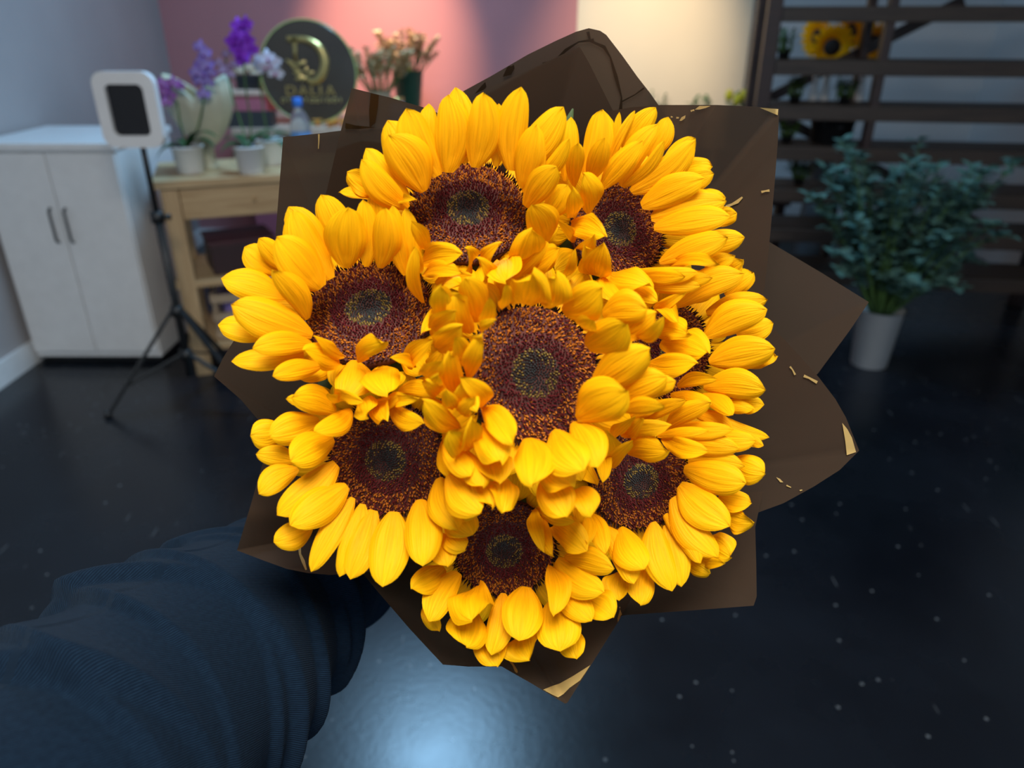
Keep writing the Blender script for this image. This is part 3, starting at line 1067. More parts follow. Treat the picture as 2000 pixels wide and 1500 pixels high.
sheet([(1440, 430, .555), (1500, 471, .555), (1600, 530, .555), (1697, 590, .555), (1660, 645, .553), (1597, 730, .55), (1560, 760, .55), (1500, 790, .55)], .02, shift=.008)
sheet([(545, 560, .545), (500, 610, .545), (455, 668, .545), (435, 700, .543), (418, 735, .54), (470, 780, .535), (530, 850, .53), (580, 930, .53)], .02, shift=.008)
sheet([(570, 560, .515), (538, 500, .515), (538, 460, .515), (545, 370, .516), (553, 268, .517), (620, 261, .516), (690, 252, .515), (780, 250, .515)], .02,
      marks=[[(621, 262), (624.5, 262), (624, 275), (622.5, 291), (621, 290), (621.5, 275)]], shift=.004)
sheet([(610, 470, .505), (622, 430, .505), (640, 365, .505), (662, 270, .506), (687, 172, .507), (760, 190, .506), (835, 212, .505), (900, 240, .505)], .02,
      dark=[[(724, 182), (740, 186), (738, 210), (733, 240), (722, 250), (721, 215)], [(665, 238), (695, 245), (735, 249), (700, 252), (664, 252)]])
sheet([(1100, 300, .52), (1185, 218, .52), (1230, 210, .52), (1290, 205, .52), (1400, 205, .52), (1470, 208, .52), (1522, 212, .52), (1519, 280, .52), (1512, 370, .518),
       (1505, 450, .516), (1497, 530, .515), (1483, 640, .514), (1470, 700, .514)], .02,
      marks=[[(1357, 214), (1366, 207), (1376, 207), (1388, 207), (1378, 211), (1366, 214)], stroke([(1349, 217), (1353, 215.5), (1356, 215)], 4),
             [(1327, 236), (1331, 229), (1339, 225), (1338, 231), (1331, 236)], stroke([(1321, 230), (1326, 230)], 4), stroke([(1310, 228), (1314, 228.5)], 3.5),
             [(1484, 210.5), (1520, 213), (1519, 225), (1500, 217)], stroke([(1418, 404), (1430, 399), (1440, 394), (1450, 385)], 7), stroke([(1487, 375), (1495, 373), (1503, 372)], 5)])
sheet([(1430, 590, .53), (1508, 638, .53), (1560, 693, .53), (1600, 738, .53), (1632, 780, .53), (1652, 815, .528), (1678, 880, .527), (1640, 918, .525), (1590, 950, .523),
       (1530, 983, .52), (1475, 1003, .517), (1430, 1020, .517)], .02,
      marks=[stroke([(1543, 716), (1548, 722), (1553, 732)], 4), stroke([(1570, 734), (1580, 738), (1596, 747)], 6), [(1645, 826), (1655, 838), (1664, 855), (1672, 883), (1654, 889), (1651, 862)],
             [(1516, 932), (1523, 935), (1530, 942), (1524, 942)], stroke([(1536, 948), (1545, 952)], 3), stroke([(1562, 958), (1567, 957)], 3)])
sheet([(1490, 960, .505), (1475, 1030, .503), (1477, 1100, .502), (1478, 1165, .50), (1472, 1183, .505), (1380, 1190, .507), (1300, 1196, .508), (1225, 1201, .508), (1150, 1215, .508)], .02)
sheet([(700, 1110, .505), (740, 1158, .505), (800, 1228, .505), (865, 1298, .503), (915, 1302, .503), (965, 1302, .503), (1040, 1300, .503)], .02)
sheet([(520, 880, .490), (510, 915, .488), (490, 985, .486), (463, 1075, .482), (510, 1093, .482), (560, 1111, .482), (600, 1119, .483), (645, 1123, .485), (690, 1120, .49), (740, 1115, .495)], .015,
      marks=[stroke([(585, 1066), (586, 1082), (592, 1096), (598, 1113)], 7)])
sheet([(900, 1250, .495), (975, 1299, .492), (1040, 1336, .49), (1103, 1374, .488), (1108, 1373, .488), (1160, 1290, .489), (1207, 1215, .49), (1235, 1165, .493)], .02,
      marks=[stroke([(992, 1284), (1003, 1300), (1008, 1310), (1010, 1314)], 6),
             [(1061, 1347), (1078, 1340), (1093, 1335), (1118, 1321), (1153, 1299), (1144, 1313), (1133, 1329), (1113, 1343), (1100, 1356), (1090, 1362), (1079, 1357), (1068, 1351), (1078, 1353), (1090, 1351), (1091, 1345), (1082, 1346)],
             [(1211, 1190), (1215, 1200), (1213, 1208), (1207, 1219), (1206, 1208)], stroke([(1210, 1185), (1211, 1188)], 3)],
      label='pointed sheet with a thick gold streak')
# ribbon tie around the neck
rib = MB()
axn = (NECK - P(1000, 740, .45)).normalized()
Mz = axn.to_track_quat('Z', 'Y').to_matrix()
rib.lathe([(.0335, -.012), (.0345, -.012), (.0345, .012), (.0335, .012), (.0335, -.012)], n=28, M=Mz)
rib.build('ribbon', mat('brown_ribbon', (0.05, 0.03, 0.02), .4), wrap)

# ------------------------------------------------------------------ the arm that holds the bouquet
person = thing('person', P(640, 1120, .62), 'outstretched arm in a wrinkled dark navy sleeve holding the bouquet', 'person')
path = [(716, 1112, .748, .041), (688, 1110, .715, .049), (642, 1114, .670, .0595), (575, 1145, .612, .070), (480, 1228, .545, .080),
        (362, 1330, .480, .084), (210, 1470, .42, .087), (0, 1680, .36, .089), (-320, 1960, .31, .09), (-900, 2500, .24, .092)]


def catmull(pts, m):
    out = []
    n = len(pts)
    for i in range(n - 1):
        p0, p1, p2, p3 = pts[max(0, i - 1)], pts[i], pts[i + 1], pts[min(n - 1, i + 2)]
        for k in range(m):
            t = k / m
            out.append(tuple(.5 * ((2 * b) + (-a + c) * t + (2 * a - 5 * b + 4 * c - d) * t * t + (-a + 3 * b - 3 * c + d) * t ** 3)
                             for a, b, c, d in zip(p0, p1, p2, p3)))
    out.append(pts[-1])
    return out


def drape(x):
    x = x % 1.0
    return (x / .86) ** 1.7 if x < .86 else .5 + .5 * math.cos(PI * (x - .86) / .14)


wp = [tuple(P(x, y, d)) + (r,) for x, y, d, r in path]
cp = catmull(wp, 44)
rows, pts_ = [], []
acc = 0.0
NT = 110
for i, q in enumerate(cp):
    p = Vector(q[:3])
    if i:
        acc += (p - Vector(cp[i - 1][:3])).length
    d = (Vector(cp[min(i + 1, len(cp) - 1)][:3]) - Vector(cp[max(i - 1, 0)][:3])).normalized()
    x = (UP - d * UP.dot(d)).normalized()
    y = d.cross(x)
    row = []
    for k in range(NT):
        a = 2 * PI * k / NT
        # gathered folds running round the sleeve, sagging on the underside
        s1 = acc + 0.020 * math.sin(a + .5) + 0.006 * math.sin(3 * a + 14 * acc)
        s2 = acc - 0.024 * math.sin(a - .4) + 0.005 * math.sin(2 * a + 30 * acc)
        f1 = drape(s1 / 0.047)
        f2 = drape(s2 / 0.083 + .3)
        am = (0.66 + .34 * math.sin(2 * a + acc * 22)) * min(1, acc / .03)
        rr = q[3] * (1 + .02 * math.sin(2 * a)) + am * (0.0085 * f1 + 0.0125 * f2) - .008
        row.append(p + (x * math.cos(a) + y * math.sin(a)) * rr)
        pts_.append((a / (2 * PI) * .5, acc, 0))
    rows.append(row)
sl = MB()
n_ = len(rows)
sl.v = [tuple(v) for r in rows for v in r]
sl.f = [(i * NT + k, i * NT + (k + 1) % NT, (i + 1) * NT + (k + 1) % NT, (i + 1) * NT + k) for i in range(n_ - 1) for k in range(NT)]
sl.f.append(tuple(range((n_ - 1) * NT, n_ * NT)))
sl.pt = pts_
sl.build('sleeve', M_SLEEVE, person, world=True)
# ribbed cuff
c0, c1 = P(716, 1112, .748), P(748, 1094, .778)
cu = MB()
nn = 96
dd = (c1 - c0).normalized()
xx = dd.orthogonal().normalized()
yy = dd.cross(xx)
rws = []
for i in range(9):
    q = i / 8
    c = (c0 - dd * .02).lerp(c1, q)
    rb = .040 - .004 * q
    rws.append([c + (xx * math.cos(2 * PI * k / nn) + yy * math.sin(2 * PI * k / nn)) * (rb + .0014 * (k % 4 < 2)) for k in range(nn)])
cu.v = [tuple(v) for r in rws for v in r]
cu.f = [(i * nn + k, i * nn + (k + 1) % nn, (i + 1) * nn + (k + 1) % nn, (i + 1) * nn + k) for i in range(8) for k in range(nn)]
cu.build('cuff', mat('black_rib', (0.008, 0.011, 0.016), .9), person, world=True)
# hand gripping the stems below the neck, one fused surface
GR = NECK + axn * 0.088
hx = (c1 - GR)
hx = (hx - axn * hx.dot(axn)).normalized()          # from the stems towards the wrist
hy = axn.cross(hx)
hm = MB()


def blob(pts, rad):
    hm.tube(pts, rad, 12)


wr = c1 - dd * .005
palm = GR + hx * .056
blob([wr - dd * .02, wr + dd * .02, (wr + dd * .03).lerp(palm, .5), palm], [.030, .030, .032, .030])
for k, (zo, ln) in enumerate(((-.032, .92), (-.011, 1.0), (.011, .96), (.032, .82))):
    kn = palm + axn * zo - hx * .004
    blob([palm + axn * zo * .6 + hx * .03, palm + axn * zo + hx * .012, kn], [.018, .017, .015])
    arc = []
    for j in range(10):
        th = .35 + j * .36 * ln
        arc.append(GR + axn * zo + (hx * math.cos(th) + hy * math.sin(th)) * (.0345 if j else .040))
    blob([kn - hx * .0 + hy * .012] + arc, [.0125] + [.0112 - .00042 * j for j in range(10)])
th_ = []
for j in range(7):
    th = -.35 - j * .36
    th_.append(GR - axn * (.024 + .0025 * j) + (hx * math.cos(th) + hy * math.sin(th)) * .0365)
blob([palm + hx * .02 - axn * .01, palm - axn * .022] + th_, [.018, .0165] + [.0138 - .0006 * j for j in range(7)])
tmp = hm.build('hand', M_SKIN, person, world=True)
rm = tmp.modifiers.new('fuse', 'REMESH')
rm.mode = 'VOXEL'
rm.voxel_size = 0.0028
smo = tmp.modifiers.new('smooth', 'SMOOTH')
smo.iterations = 6
smo.factor = .5
dg = bpy.context.evaluated_depsgraph_get()
me = bpy.data.meshes.new_from_object(tmp.evaluated_get(dg))
tmp.modifiers.clear()
tmp.data = me
me.polygons.foreach_set('use_smooth', [True] * len(me.polygons))
if not me.materials:
    me.materials.append(M_SKIN)

# ------------------------------------------------------------------ pine table
TZ = 0.82
tc0 = on_z(297, 371, TZ - 0.03)
TR = math.radians(20)
TL, TD = 1.02, 0.46
table = thing('pine_table', (tc0.x, tc0.y, 0), 'pale pine console table with a drawer and lower shelf', 'table', rz=TR)
MB().box((TL / 2, TD / 2, TZ - .016), (TL, TD, .032)).build('table_top', M_PINE, table, smooth=False, bevel=.004)
M_PINEV = wood('pine_upright', (0.42, 0.27, 0.13), (0.56, 0.39, 0.21), scale=(40, 40, 3))
for x in (.055, TL - .055):
    for y in (.05, TD - .05):
        MB().box((x, y, (TZ - .032) / 2), (.065, .065, TZ - .032)).build('leg', M_PINEV, table, smooth=False, bevel=.003)
dr = MB().box((TL / 2, .032, TZ - .095), (TL - .18, .022, .122)).build('drawer', M_PINE, table, smooth=False, bevel=.003)
MB().lathe([(.0, -.022), (.016, -.02), (.018, -.012), (.009, -.004), (.009, .004)], (.36, .018, TZ - .095), 16, Matrix.Rotation(-PI / 2, 3, 'X') @ Matrix.Scale(-1, 3, (0, 0, 1))).build('knob', M_PINE, dr)
for y in (TD - .04,):
    MB().box((TL / 2, y, TZ - .095), (TL - .18, .02, .125)).build('back_rail', M_PINE, table, smooth=False)
for x in (.055, TL - .055):
    MB().box((x, TD / 2, TZ - .095), (.02, TD - .17, .125)).build('side_rail', M_PINE, table, smooth=False)
for z in (.40, .12):
    MB().box((TL / 2, TD / 2, z), (TL - .02, TD - .04, .028)).build('shelf', M_PINE, table, smooth=False, bevel=.003)


def tloc(x, y, z):
    return (tc0.x + math.cos(TR) * x - math.sin(TR) * y, tc0.y + math.sin(TR) * x + math.cos(TR) * y, z)


# things on the table's shelves
b = thing('storage_box', tloc(.275, .20, .415), 'dark brown storage box on the middle shelf of the pine table', 'box', rz=TR + .15)
MB().box((0, 0, .06), (.26, .22, .12)).build('body', mat('dark_brown_box', (.035, .014, .016), .5), b, smooth=False, bevel=.004)
MB().box((0, 0, .128), (.27, .23, .016)).build('lid', mat('maroon_lid', (.06, .014, .022), .45), b, smooth=False, bevel=.003)
b = thing('black_bag', tloc(.577, .24, .415), 'black cloth bag slumped on the middle shelf of the pine table', 'bag', rz=TR)
MB().lathe([(.001, 0), (.12, 0), (.135, .05), (.12, .12), (.09, .17), (.05, .19), (.001, .185)], n=24, wob=lambda a, z: 1 + .08 * math.sin(3 * a + z * 30)).build('body', mat('black_cloth', (.012, .012, .016), .85), b)
MB().tube([(-.05, 0, .17), (-.045, 0, .225), (0, 0, .245), (.045, 0, .225), (.05, 0, .17)], .007, 8).build('handle', mat('black_cloth', (0, 0, 0)), b)
for k, (z, lb) in enumerate(((.415, 'lavender paper pack lying lowest in the stack on the middle shelf'), (.455, 'pale paper pack lying on top of the lavender pack'))):
    b = thing('paper_pack', tloc(.822, .22, z), lb, 'paper pack', rz=TR + .06 * k)
    MB().box((0, 0, .0195), (.16, .26, .037)).build('ream', mat('lavender_paper' if k == 0 else 'pale_paper', (.32, .27, .55) if k == 0 else (.6, .58, .62), .6), b, smooth=False, bevel=.004)
    MB().box((0, 0, .0195), (.165, .03, .0385)).build('band', M_WHITE, b, smooth=False)
# slatted crate with lavender bundles under the shelf
cr = thing('slatted_crate', tloc(.33, .20, .134), 'slatted wooden crate on the bottom shelf of the pine table', 'crate', rz=TR)
M_CR = wood('crate_wood', (.36, .27, .18), (.50, .39, .27))
for z in (.02, .10, .18):
    for y in (-.13, .13):
        MB().box((0, y, z), (.40, .010, .035)).build('slat', M_CR, cr, smooth=False)
    for x in (-.20, .20):
        MB().box((x, 0, z), (.010, .25, .035)).build('slat', M_CR, cr, smooth=False)
for x in (-.19, .19):
    for y in (-.119, .119):
        MB().box((x, y, .10), (.012, .012, .20)).build('corner_post', M_CR, cr, smooth=False)
MB().box((0, 0, .005), (.38, .24, .010)).build('bottom', M_CR, cr, smooth=False)
M_LAV = mat('lavender_tissue', (.36, .27, .66), .7, noise=.2)
for k in range(3):
    b = MB()
    b.lathe([(.001, 0), (.08, .004), (.095, .025), (.085, .05), (.001, .054)], n=20, wob=lambda a, z: 1 + .07 * math.sin(5 * a + z * 60))
    o = b.build('tissue_bundle', M_LAV, smooth=True)
    o.location = tloc(.33 + (k - 1) * .112, .20, .1442)
    o.scale = (.55, 1.1, 3.1)
    o.rotation_euler = (0, 0, TR)
    tag(o, 'lavender tissue bundle packed in the slatted crate', 'bundle', 'lavender bundles in the crate')

# ------------------------------------------------------------------ white cabinet at the left of the table
wc = thing('white_cabinet', (-1.82, 3.25, 0), 'low white cabinet between the grey wall and the pine table', 'cabinet')
MB().box((0, 0, .47), (.55, .5, .88)).build('body', M_WHITE, wc, smooth=False, bevel=.006)
MB().box((0, 0, .925), (.56, .54, .03)).build('top', M_WHITE, wc, smooth=False, bevel=.004)
MB().box((0, .0, .02), (.52, .44, .04)).build('plinth', M_BLACK, wc, smooth=False)
for sx in (-1, 1):
    dr = MB().box((sx * .136, -.258, .48), (.268, .016, .84)).build('door', M_WHITE, wc, smooth=False, bevel=.004)
    MB().tube([(sx * .03, -.27, .55), (sx * .03, -.285, .56), (sx * .03, -.285, .68), (sx * .03, -.27, .69)], .005, 8).build('handle', M_BLACK, dr)

# ------------------------------------------------------------------ black light stand with framed panel
hub = on_y(346, 607, 2.62)
ts = thing('light_stand', (hub.x, hub.y, 0), 'black tripod light stand holding a rounded white frame, beside the pine table', 'light stand')
MB().tube([(0, 0, .12), (0, 0, .75)], .014, 12).build('lower_pole', M_BLACK, ts)
MB().tube([(0, 0, .75), (0, 0, 1.08)], .010, 12).build('upper_pole', M_BLACK, ts)
for z in (hub.z, .74, .21):
    MB().lathe([(.014, -.02), (.023, -.02), (.023, .02), (.014, .02)], (0, 0, z), 16).build('collar', M_BLACK, ts)
MB().tube([(.02, 0, .74), (.045, 0, .74)], [.007, .012], 10).build('clamp_knob', M_BLACK, ts)
for a in (-2.75, -.35, 1.35):
    dx, dy = math.cos(a), math.sin(a)
    MB().bar((dx * .02, dy * .02, hub.z), (dx * .31, dy * .31, .012), .018, .012).build('leg', M_BLACK, ts, smooth=False)
    MB().bar((dx * .02, dy * .02, .21), (dx * .22, dy * .22, .118), .014, .008).build('brace', M_BLACK, ts, smooth=False)
    MB().lathe([(.012, 0), (.015, .004), (.012, .022), (.001, .026)], (dx * .315, dy * .315, 0), 10).build('foot', M_BLACK, ts)


def rrect(wd, ht, r, n=8):
    out = []
    for cx, cz, a0 in ((wd / 2 - r, ht / 2 - r, 0), (-wd / 2 + r, ht / 2 - r, PI / 2), (-wd / 2 + r, -ht / 2 + r, PI), (wd / 2 - r, -ht / 2 + r, 1.5 * PI)):
        for k in range(n + 1):
            a = a0 + PI / 2 * k / n
            out.append((cx + r * math.cos(a), cz + r * math.sin(a)))
    return out


o1, o2 = rrect(.20, .235, .04), rrect(.124, .159, .02)
fm = MB()
nn = len(o1)
fm.v = [(x, -.05, z + 1.10) for x, z in o1] + [(x, -.05, z + 1.10) for x, z in o2] + [(x, -.02, z + 1.10) for x, z in o1] + [(x, -.02, z + 1.10) for x, z in o2]
for k in range(nn):
    j = (k + 1) % nn
    fm.f += [(k, j, nn + j, nn + k), (2 * nn + j, 2 * nn + k, 3 * nn + k, 3 * nn + j), (j, k, 2 * nn + k, 2 * nn + j), (nn + k, nn + j, 3 * nn + j, 3 * nn + k)]
fp = fm.build('frame', mat('white_plastic', (.72, .73, .74), .35, noise=.02), ts, smooth=False)
MB().box((0, -.03, 1.10), (.122, .012, .157)).build('panel', mat('dark_screen', (.01, .012, .016), .15), fp, smooth=False)
MB().box((0, -.005, 1.08), (.05, .03, .08)).build('bracket', M_BLACK, ts, smooth=False, bevel=.004)

# ------------------------------------------------------------------ orchids
M_ORL = mat('orchid_leaf', (.020, .085, .028), .4, noise=.25)
M_SOIL = mat('bark_soil', (.03, .02, .012), .95, noise=.5, scale=60)


def blossom_mesh(name):
    mb = MB()
    col = []
    for k, (a, L, wd) in enumerate(((PI / 2, 1.0, .62), (PI / 2 + 2.2, .95, .58), (PI / 2 - 2.2, .95, .58), (0.15, 1.0, 1.0), (PI - .15, 1.0, 1.0))):
        st = len(mb.v)
        t = Vector((math.cos(a), 0.12, math.sin(a)))
        mb.leaf(Vector((0, -.05 if k > 2 else 0, 0)), t * L * .5, wd * .5, (0, -1, 0), .06, .12, 6)
        for i in range(len(mb.v) - st):
            col.append(i // 3 / 6)
    st = len(mb.v)
    mb.lathe([(.001, 0), (.05, .03), (.07, .1), (.09, .16)], (0, -.06, -.04), 8, Matrix.Rotation(PI * .68, 3, 'X'))
    col += [-1] * (len(mb.v) - st)
    return mb, col


def orchid_mats(outer, inner, lip):
    mb, c = blossom_mesh('b')
    mb.col = [lip if q < 0 else tuple(i * (1 - q) + o * q for i, o in zip(inner, outer)) for q in c]
    return mb


M_ORC = vcol_material('orchid_blossom', .55, .3)
BL = {}
for nm, a, b_, l in (('magenta', (.28, .035, .36), (.42, .25, .60), (.2, .0, .12)), ('purple', (.20, .10, .48), (.40, .34, .72), (.15, .0, .2)),
                     ('violet', (.30, .055, .72), (.20, .02, .50), (.2, .0, .3)), ('white', (.62, .68, .82), (.62, .60, .75), (.3, .02, .12)),
                     ('dusky', (.20, .09, .17), (.42, .36, .60), (.2, .02, .05))):
    BL[nm] = orchid_mats(a, b_, l).mesh('blossom_' + nm)
    BL[nm].materials.append(M_ORC)


def pot(root, r=.060, h=.105):
    MB().lathe([(r * .72, 0), (r * .80, .004), (r * .98, h * .94), (r * 1.04, h * .95), (r * 1.04, h), (r * .92, h), (r * .88, h * .85), (.001, h * .85)], n=32).build('pot', M_WHITE, root)
    MB().lathe([(r * .87, h * .80), (r * .85, h * .9), (r * .5, h * .95), (.001, h * .96)], n=20).build('soil', M_SOIL, root)


def orchid(pp, label, spikes, leaves, yoff=0.0):
    """pp: pot base world; spikes: list of (colour, stem path px (at pot depth), blossom px list, size)"""
    rt = thing('potted_orchid', pp, label, 'orchid', 'orchids on the pine table')
    pot(rt)
    Y = pp.y
    for (tx, ty, wd, dy) in leaves:
        t = on_y(tx, ty, Y + dy) - pp
        MB().leaf(Vector((0, 0, .095)), t, wd, (0, 0, 1), .22, .25, 8).build('leaf', M_ORL, rt)
    for (col, stem, bl, sz, dy) in spikes:
        pts = [Vector((0, 0, .09))] + [on_y(x, y, Y + dy) - pp for x, y in stem]
        cpts = [Vector(q) for q in catmull([tuple(p) for p in pts], 6)]
        MB().tube(cpts, .0035, 6).build('flower_stem', M_STEM, rt)
        for i, (x, y) in enumerate(bl):
            o = bpy.data.objects.new('blossom', BL[col])
            COL.objects.link(o)
            o.parent = rt
            o.location = on_y(x, y, Y + dy - .02 - .012 * (i % 2)) - pp
            k = sz * (1 + .12 * math.sin(i * 2.3))
            o.scale = (k, k, k)
            o.rotation_euler = (random.uniform(-.2, .3), random.uniform(-.35, .35), random.uniform(-.5, .5))
    return rt


p1 = Vector(on_z(374, 338, TZ))
p1.z = TZ
orchid(p1, 'magenta and purple orchid in a white pot before the cream vase',
       [('magenta', [(352, 240), (345, 200), (330, 175), (318, 190)], [(318, 165), (338, 163), (352, 168), (318, 182), (333, 185), (324, 200), (312, 174)], .056, 0),
        ('purple', [(386, 250), (398, 190), (396, 140), (394, 95)], [(390, 92), (400, 106), (392, 122), (384, 142), (400, 146), (412, 143), (390, 158), (406, 160), (398, 184), (402, 128)], .058, 0)],
       [(305, 312, .075, -.04), (425, 268, .05, -.06), (340, 275, .05, .03), (420, 288, .05, -.05)])
p2 = Vector(on_z(493, 338, TZ))
p2.z = TZ
orchid(p2, 'tall violet orchid in a white pot on the pine table',
       [('violet', [(490, 240), (482, 190), (476, 130), (472, 60)], [(466, 50), (480, 48), (472, 64), (456, 80), (472, 82), (484, 76), (466, 94), (490, 94), (478, 102), (470, 108), (474, 118), (462, 70)], .062, 0),
        ('dusky', [(470, 240), (452, 180), (446, 140), (440, 110)], [(442, 106), (428, 124), (446, 132), (436, 138), (456, 128), (450, 146)], .042, .04)],
       [(430, 300, .07, -.05), (452, 318, .06, -.02), (560, 262, .06, .05), (535, 268, .05, .1), (440, 275, .05, .08)])
p3 = Vector(on_z(534, 322, TZ))
p3.z = TZ
orchid(p3, 'white orchid with rosy throats in a white pot on the pine table',
       [('white', [(520, 250), (512, 200), (508, 150), (520, 125), (540, 140)], [(506, 122), (522, 114), (536, 120), (516, 130), (538, 142), (530, 128)], .068, 0)],
       [(575, 270, .06, .03), (500, 272, .05, .05), (556, 290, .05, -.05)])
# small glass bud vase left of the second pot
# cream fluted vase on its foot
vb = Vector(on_z(412, 330, TZ))
vb.z = TZ
hv = thing('fluted_vase', vb, 'cream fluted heart-lobed vase on a pedestal behind the orchids', 'vase')
M_CRM = mat('cream_ceramic', (.50, .49, .36), .55, noise=.08, scale=12)
MB().lathe([(.032, 0), (.034, .01), (.027, .02), (.025, .075), (.030, .09), (.001, .09)], n=24).build('foot', M_CRM, hv)
rows = []
NA = 72
for i in range(19):
    q = i / 18
    r = .030 + .108 * math.sin(min(1, q * 1.25) * PI / 2) ** .75 - (.012 * max(0, q - .8) / .2)
    row = []
    for k in range(NA):
        a = 2 * PI * k / NA
        lobe = abs(math.cos(a)) ** .7
        z = .09 + q * (.175 + .095 * lobe)
        fl = 1 + .018 * math.cos(18 * a)
        row.append(Vector((r * math.cos(a) * fl, r * .45 * math.sin(a) * fl, z)))
    rows.append(row + [row[0]])
inn = [[Vector((v.x * .95, v.y * .92, v.z)) for v in rows[i]] for i in range(18, 3, -1)]
MB().grid(rows + inn).build('cup', M_CRM, hv)

# ------------------------------------------------------------------ counter with the round sign
CZ = 0.875
cx0, cx1 = on_y(455, 250, 4.0).x, on_y(905, 230, 4.0).x
ct = thing('shop_counter', ((cx0 + cx1) / 2, 4.35, 0), 'pink panelled shop counter with a pale top against the pink wall', 'counter')
CW = cx1 - cx0
MB().box((0, 0, CZ - .02), (CW, .78, .04)).build('counter_top', mat('pale_top', (.55, .40, .30), .5), ct, smooth=False, bevel=.004)
M_PKP = mat('pink_panel', (.42, .12, .17), .6, noise=.05)
MB().box((0, .02, (CZ - .04) / 2 + .04), (CW - .06, .66, CZ - .12)).build('body', M_PKP, ct, smooth=False)
MB().box((0, .03, .04), (CW - .12, .6, .08)).build('plinth', M_BLACK, ct, smooth=False)
for k in range(5):
    MB().box((-CW / 2 + .03 + (k + .5) * (CW - .06) / 5, -.318, CZ / 2 + .02), ((CW - .06) / 5 - .012, .014, CZ - .18)).build('panel', M_PKP, ct, smooth=False, bevel=.003)

SR = 0.243
sc = on_y(603, 147, 4.12)
sy = 4.12
sn = thing('round_sign', (sc.x, sy, CZ), 'round dark brown sign with a gold crescent D emblem and gold lettering', 'sign', rz=0.0)
zc = SR + .008
M_SIGN = mat('smoked_acrylic', (.050, .036, .026), .22, noise=.03, coat=.2)
RX = Matrix.Rotation(PI / 2, 3, 'X')
bd = MB().lathe([(.001, -.006), (SR - .004, -.006), (SR, -.003), (SR, .003), (SR - .004, .006), (.001, .006)], (0, 0, zc), 72, RX)
board = bd.build('board', M_SIGN, sn, smooth=False)
MB().lathe([(SR, -.005), (SR + .007, -.005), (SR + .007, .005), (SR, .005), (SR, -.005)], (0, 0, zc), 72, RX).build('edge', mat('green_glass_edge', (.42, .46, .16), .25), sn)
for sx in (-1, 1):
    MB().box((sx * .10, .03, .010), (.03, .10, .020)).build('stand_foot', M_GOLD, sn, smooth=False)


def sp(px, py):
    """photo pixel -> sign plane local x, z"""
    q = on_y(px, py, sy - .008)
    return q.x - sc.x, q.z - CZ


def ribbon2d(cl, y=-.0085, th=.004):
    """closed thick stroke from list of (x, z, width)"""
    mb = MB()
    n = len(cl)
    L, Rr = [], []
    for i, (x, z, wd) in enumerate(cl):
        a = Vector(cl[max(0, i - 1)][:2])
        b = Vector(cl[min(n - 1, i + 1)][:2])
        d = (b - a).normalized()
        L.append((x - d.y * wd / 2, z + d.x * wd / 2))
        Rr.append((x + d.y * wd / 2, z - d.x * wd / 2))
    for (yy_) in (y - th / 2, y + th / 2):
        mb.v += [(p[0], yy_, p[1]) for p in L] + [(p[0], yy_, p[1]) for p in Rr]
    for i in range(n - 1):
        mb.f += [(i, i + 1, n + i + 1, n + i), (2 * n + i + 1, 2 * n + i, 3 * n + i, 3 * n + i + 1),
                 (i + 1, i, 2 * n + i, 2 * n + i + 1), (n + i, n + i + 1, 3 * n + i + 1, 3 * n + i)]
    mb.f += [(0, n, 3 * n, 2 * n), (n - 1, 3 * n - 1, 4 * n - 1, 2 * n - 1)]
    return mb


arc = []
for (px, py, wd) in ((560, 76, 9), (580, 76, 10), (598, 78, 11), (613, 85, 13), (624, 95, 14.5), (631, 108, 15.5), (634, 122, 15.5), (632, 137, 15), (626, 150, 14), (616, 158, 12), (604, 158, 9), (596, 152, 5)):
    x, z = sp(px, py)
    arc.append((x, z, wd / 350))
arc = [tuple(q) for q in catmull(arc, 5)]
ribbon2d(arc).build('emblem_bowl', M_GOLD, board)
ribbon2d([sp(575, 74) + (.030,), sp(575, 84) + (.022,), sp(576, 100) + (.018,), sp(577, 118) + (.018,)]).build('emblem_stem', M_GOLD, board)
for (a_, b_, wd) in (((577, 128), (558, 116), .020), ((577, 126), (598, 120), .020), ((588, 140), (568, 128), .018), ((590, 143), (572, 142), .018), ((592, 148), (576, 156), .018),
                     ((594, 142), (600, 130), .018), ((598, 145), (614, 140), .018), ((597, 150), (604, 160), .016), ((595, 148), (588, 160), .016)):
    (x0, z0), (x1, z1) = sp(*a_), sp(*b_)
    MB().leaf((x0, -.009, z0), (x1, -.009, z1), wd, (0, -1, 0), .12, -.1, 5).build('emblem_leaf', M_GOLD, board)


def letter(ch, px0, px1, py, ht):
    cu = bpy.data.curves.new('txt', 'FONT')
    cu.body = ch
    cu.extrude = .02
    o = bpy.data.objects.new('txt', cu)
    COL.objects.link(o)
    dg = bpy.context.evaluated_depsgraph_get()
    me = bpy.data.meshes.new_from_object(o.evaluated_get(dg))
    bpy.data.objects.remove(o)
    xs = [v.co.x for v in me.vertices]
    ys = [v.co.y for v in me.vertices]
    (xa, za), (xb, zb) = sp(px0, py), sp(px1, py)
    kx = (xb - xa) / (max(xs) - min(xs))
    kz = ht / (max(ys) - min(ys))
    for v in me.vertices:
        x, y, z = v.co
        v.co = (xa + (x - min(xs)) * kx, -.0085 - z * .12, za + (y - min(ys)) * kz - ht / 2)
    ob = bpy.data.objects.new('letter', me)
    COL.objects.link(ob)
    ob.parent = board
    me.materials.clear()
    me.materials.append(M_GOLD)
    ob['label'] = 'gold letter ' + ch
    return ob


for ch, a_, b_ in (('D', 559, 578), ('A', 583, 602), ('L', 607, 619), ('I', 624.5, 628), ('A', 636, 655)):
    letter(ch, a_, b_, 177, .047)
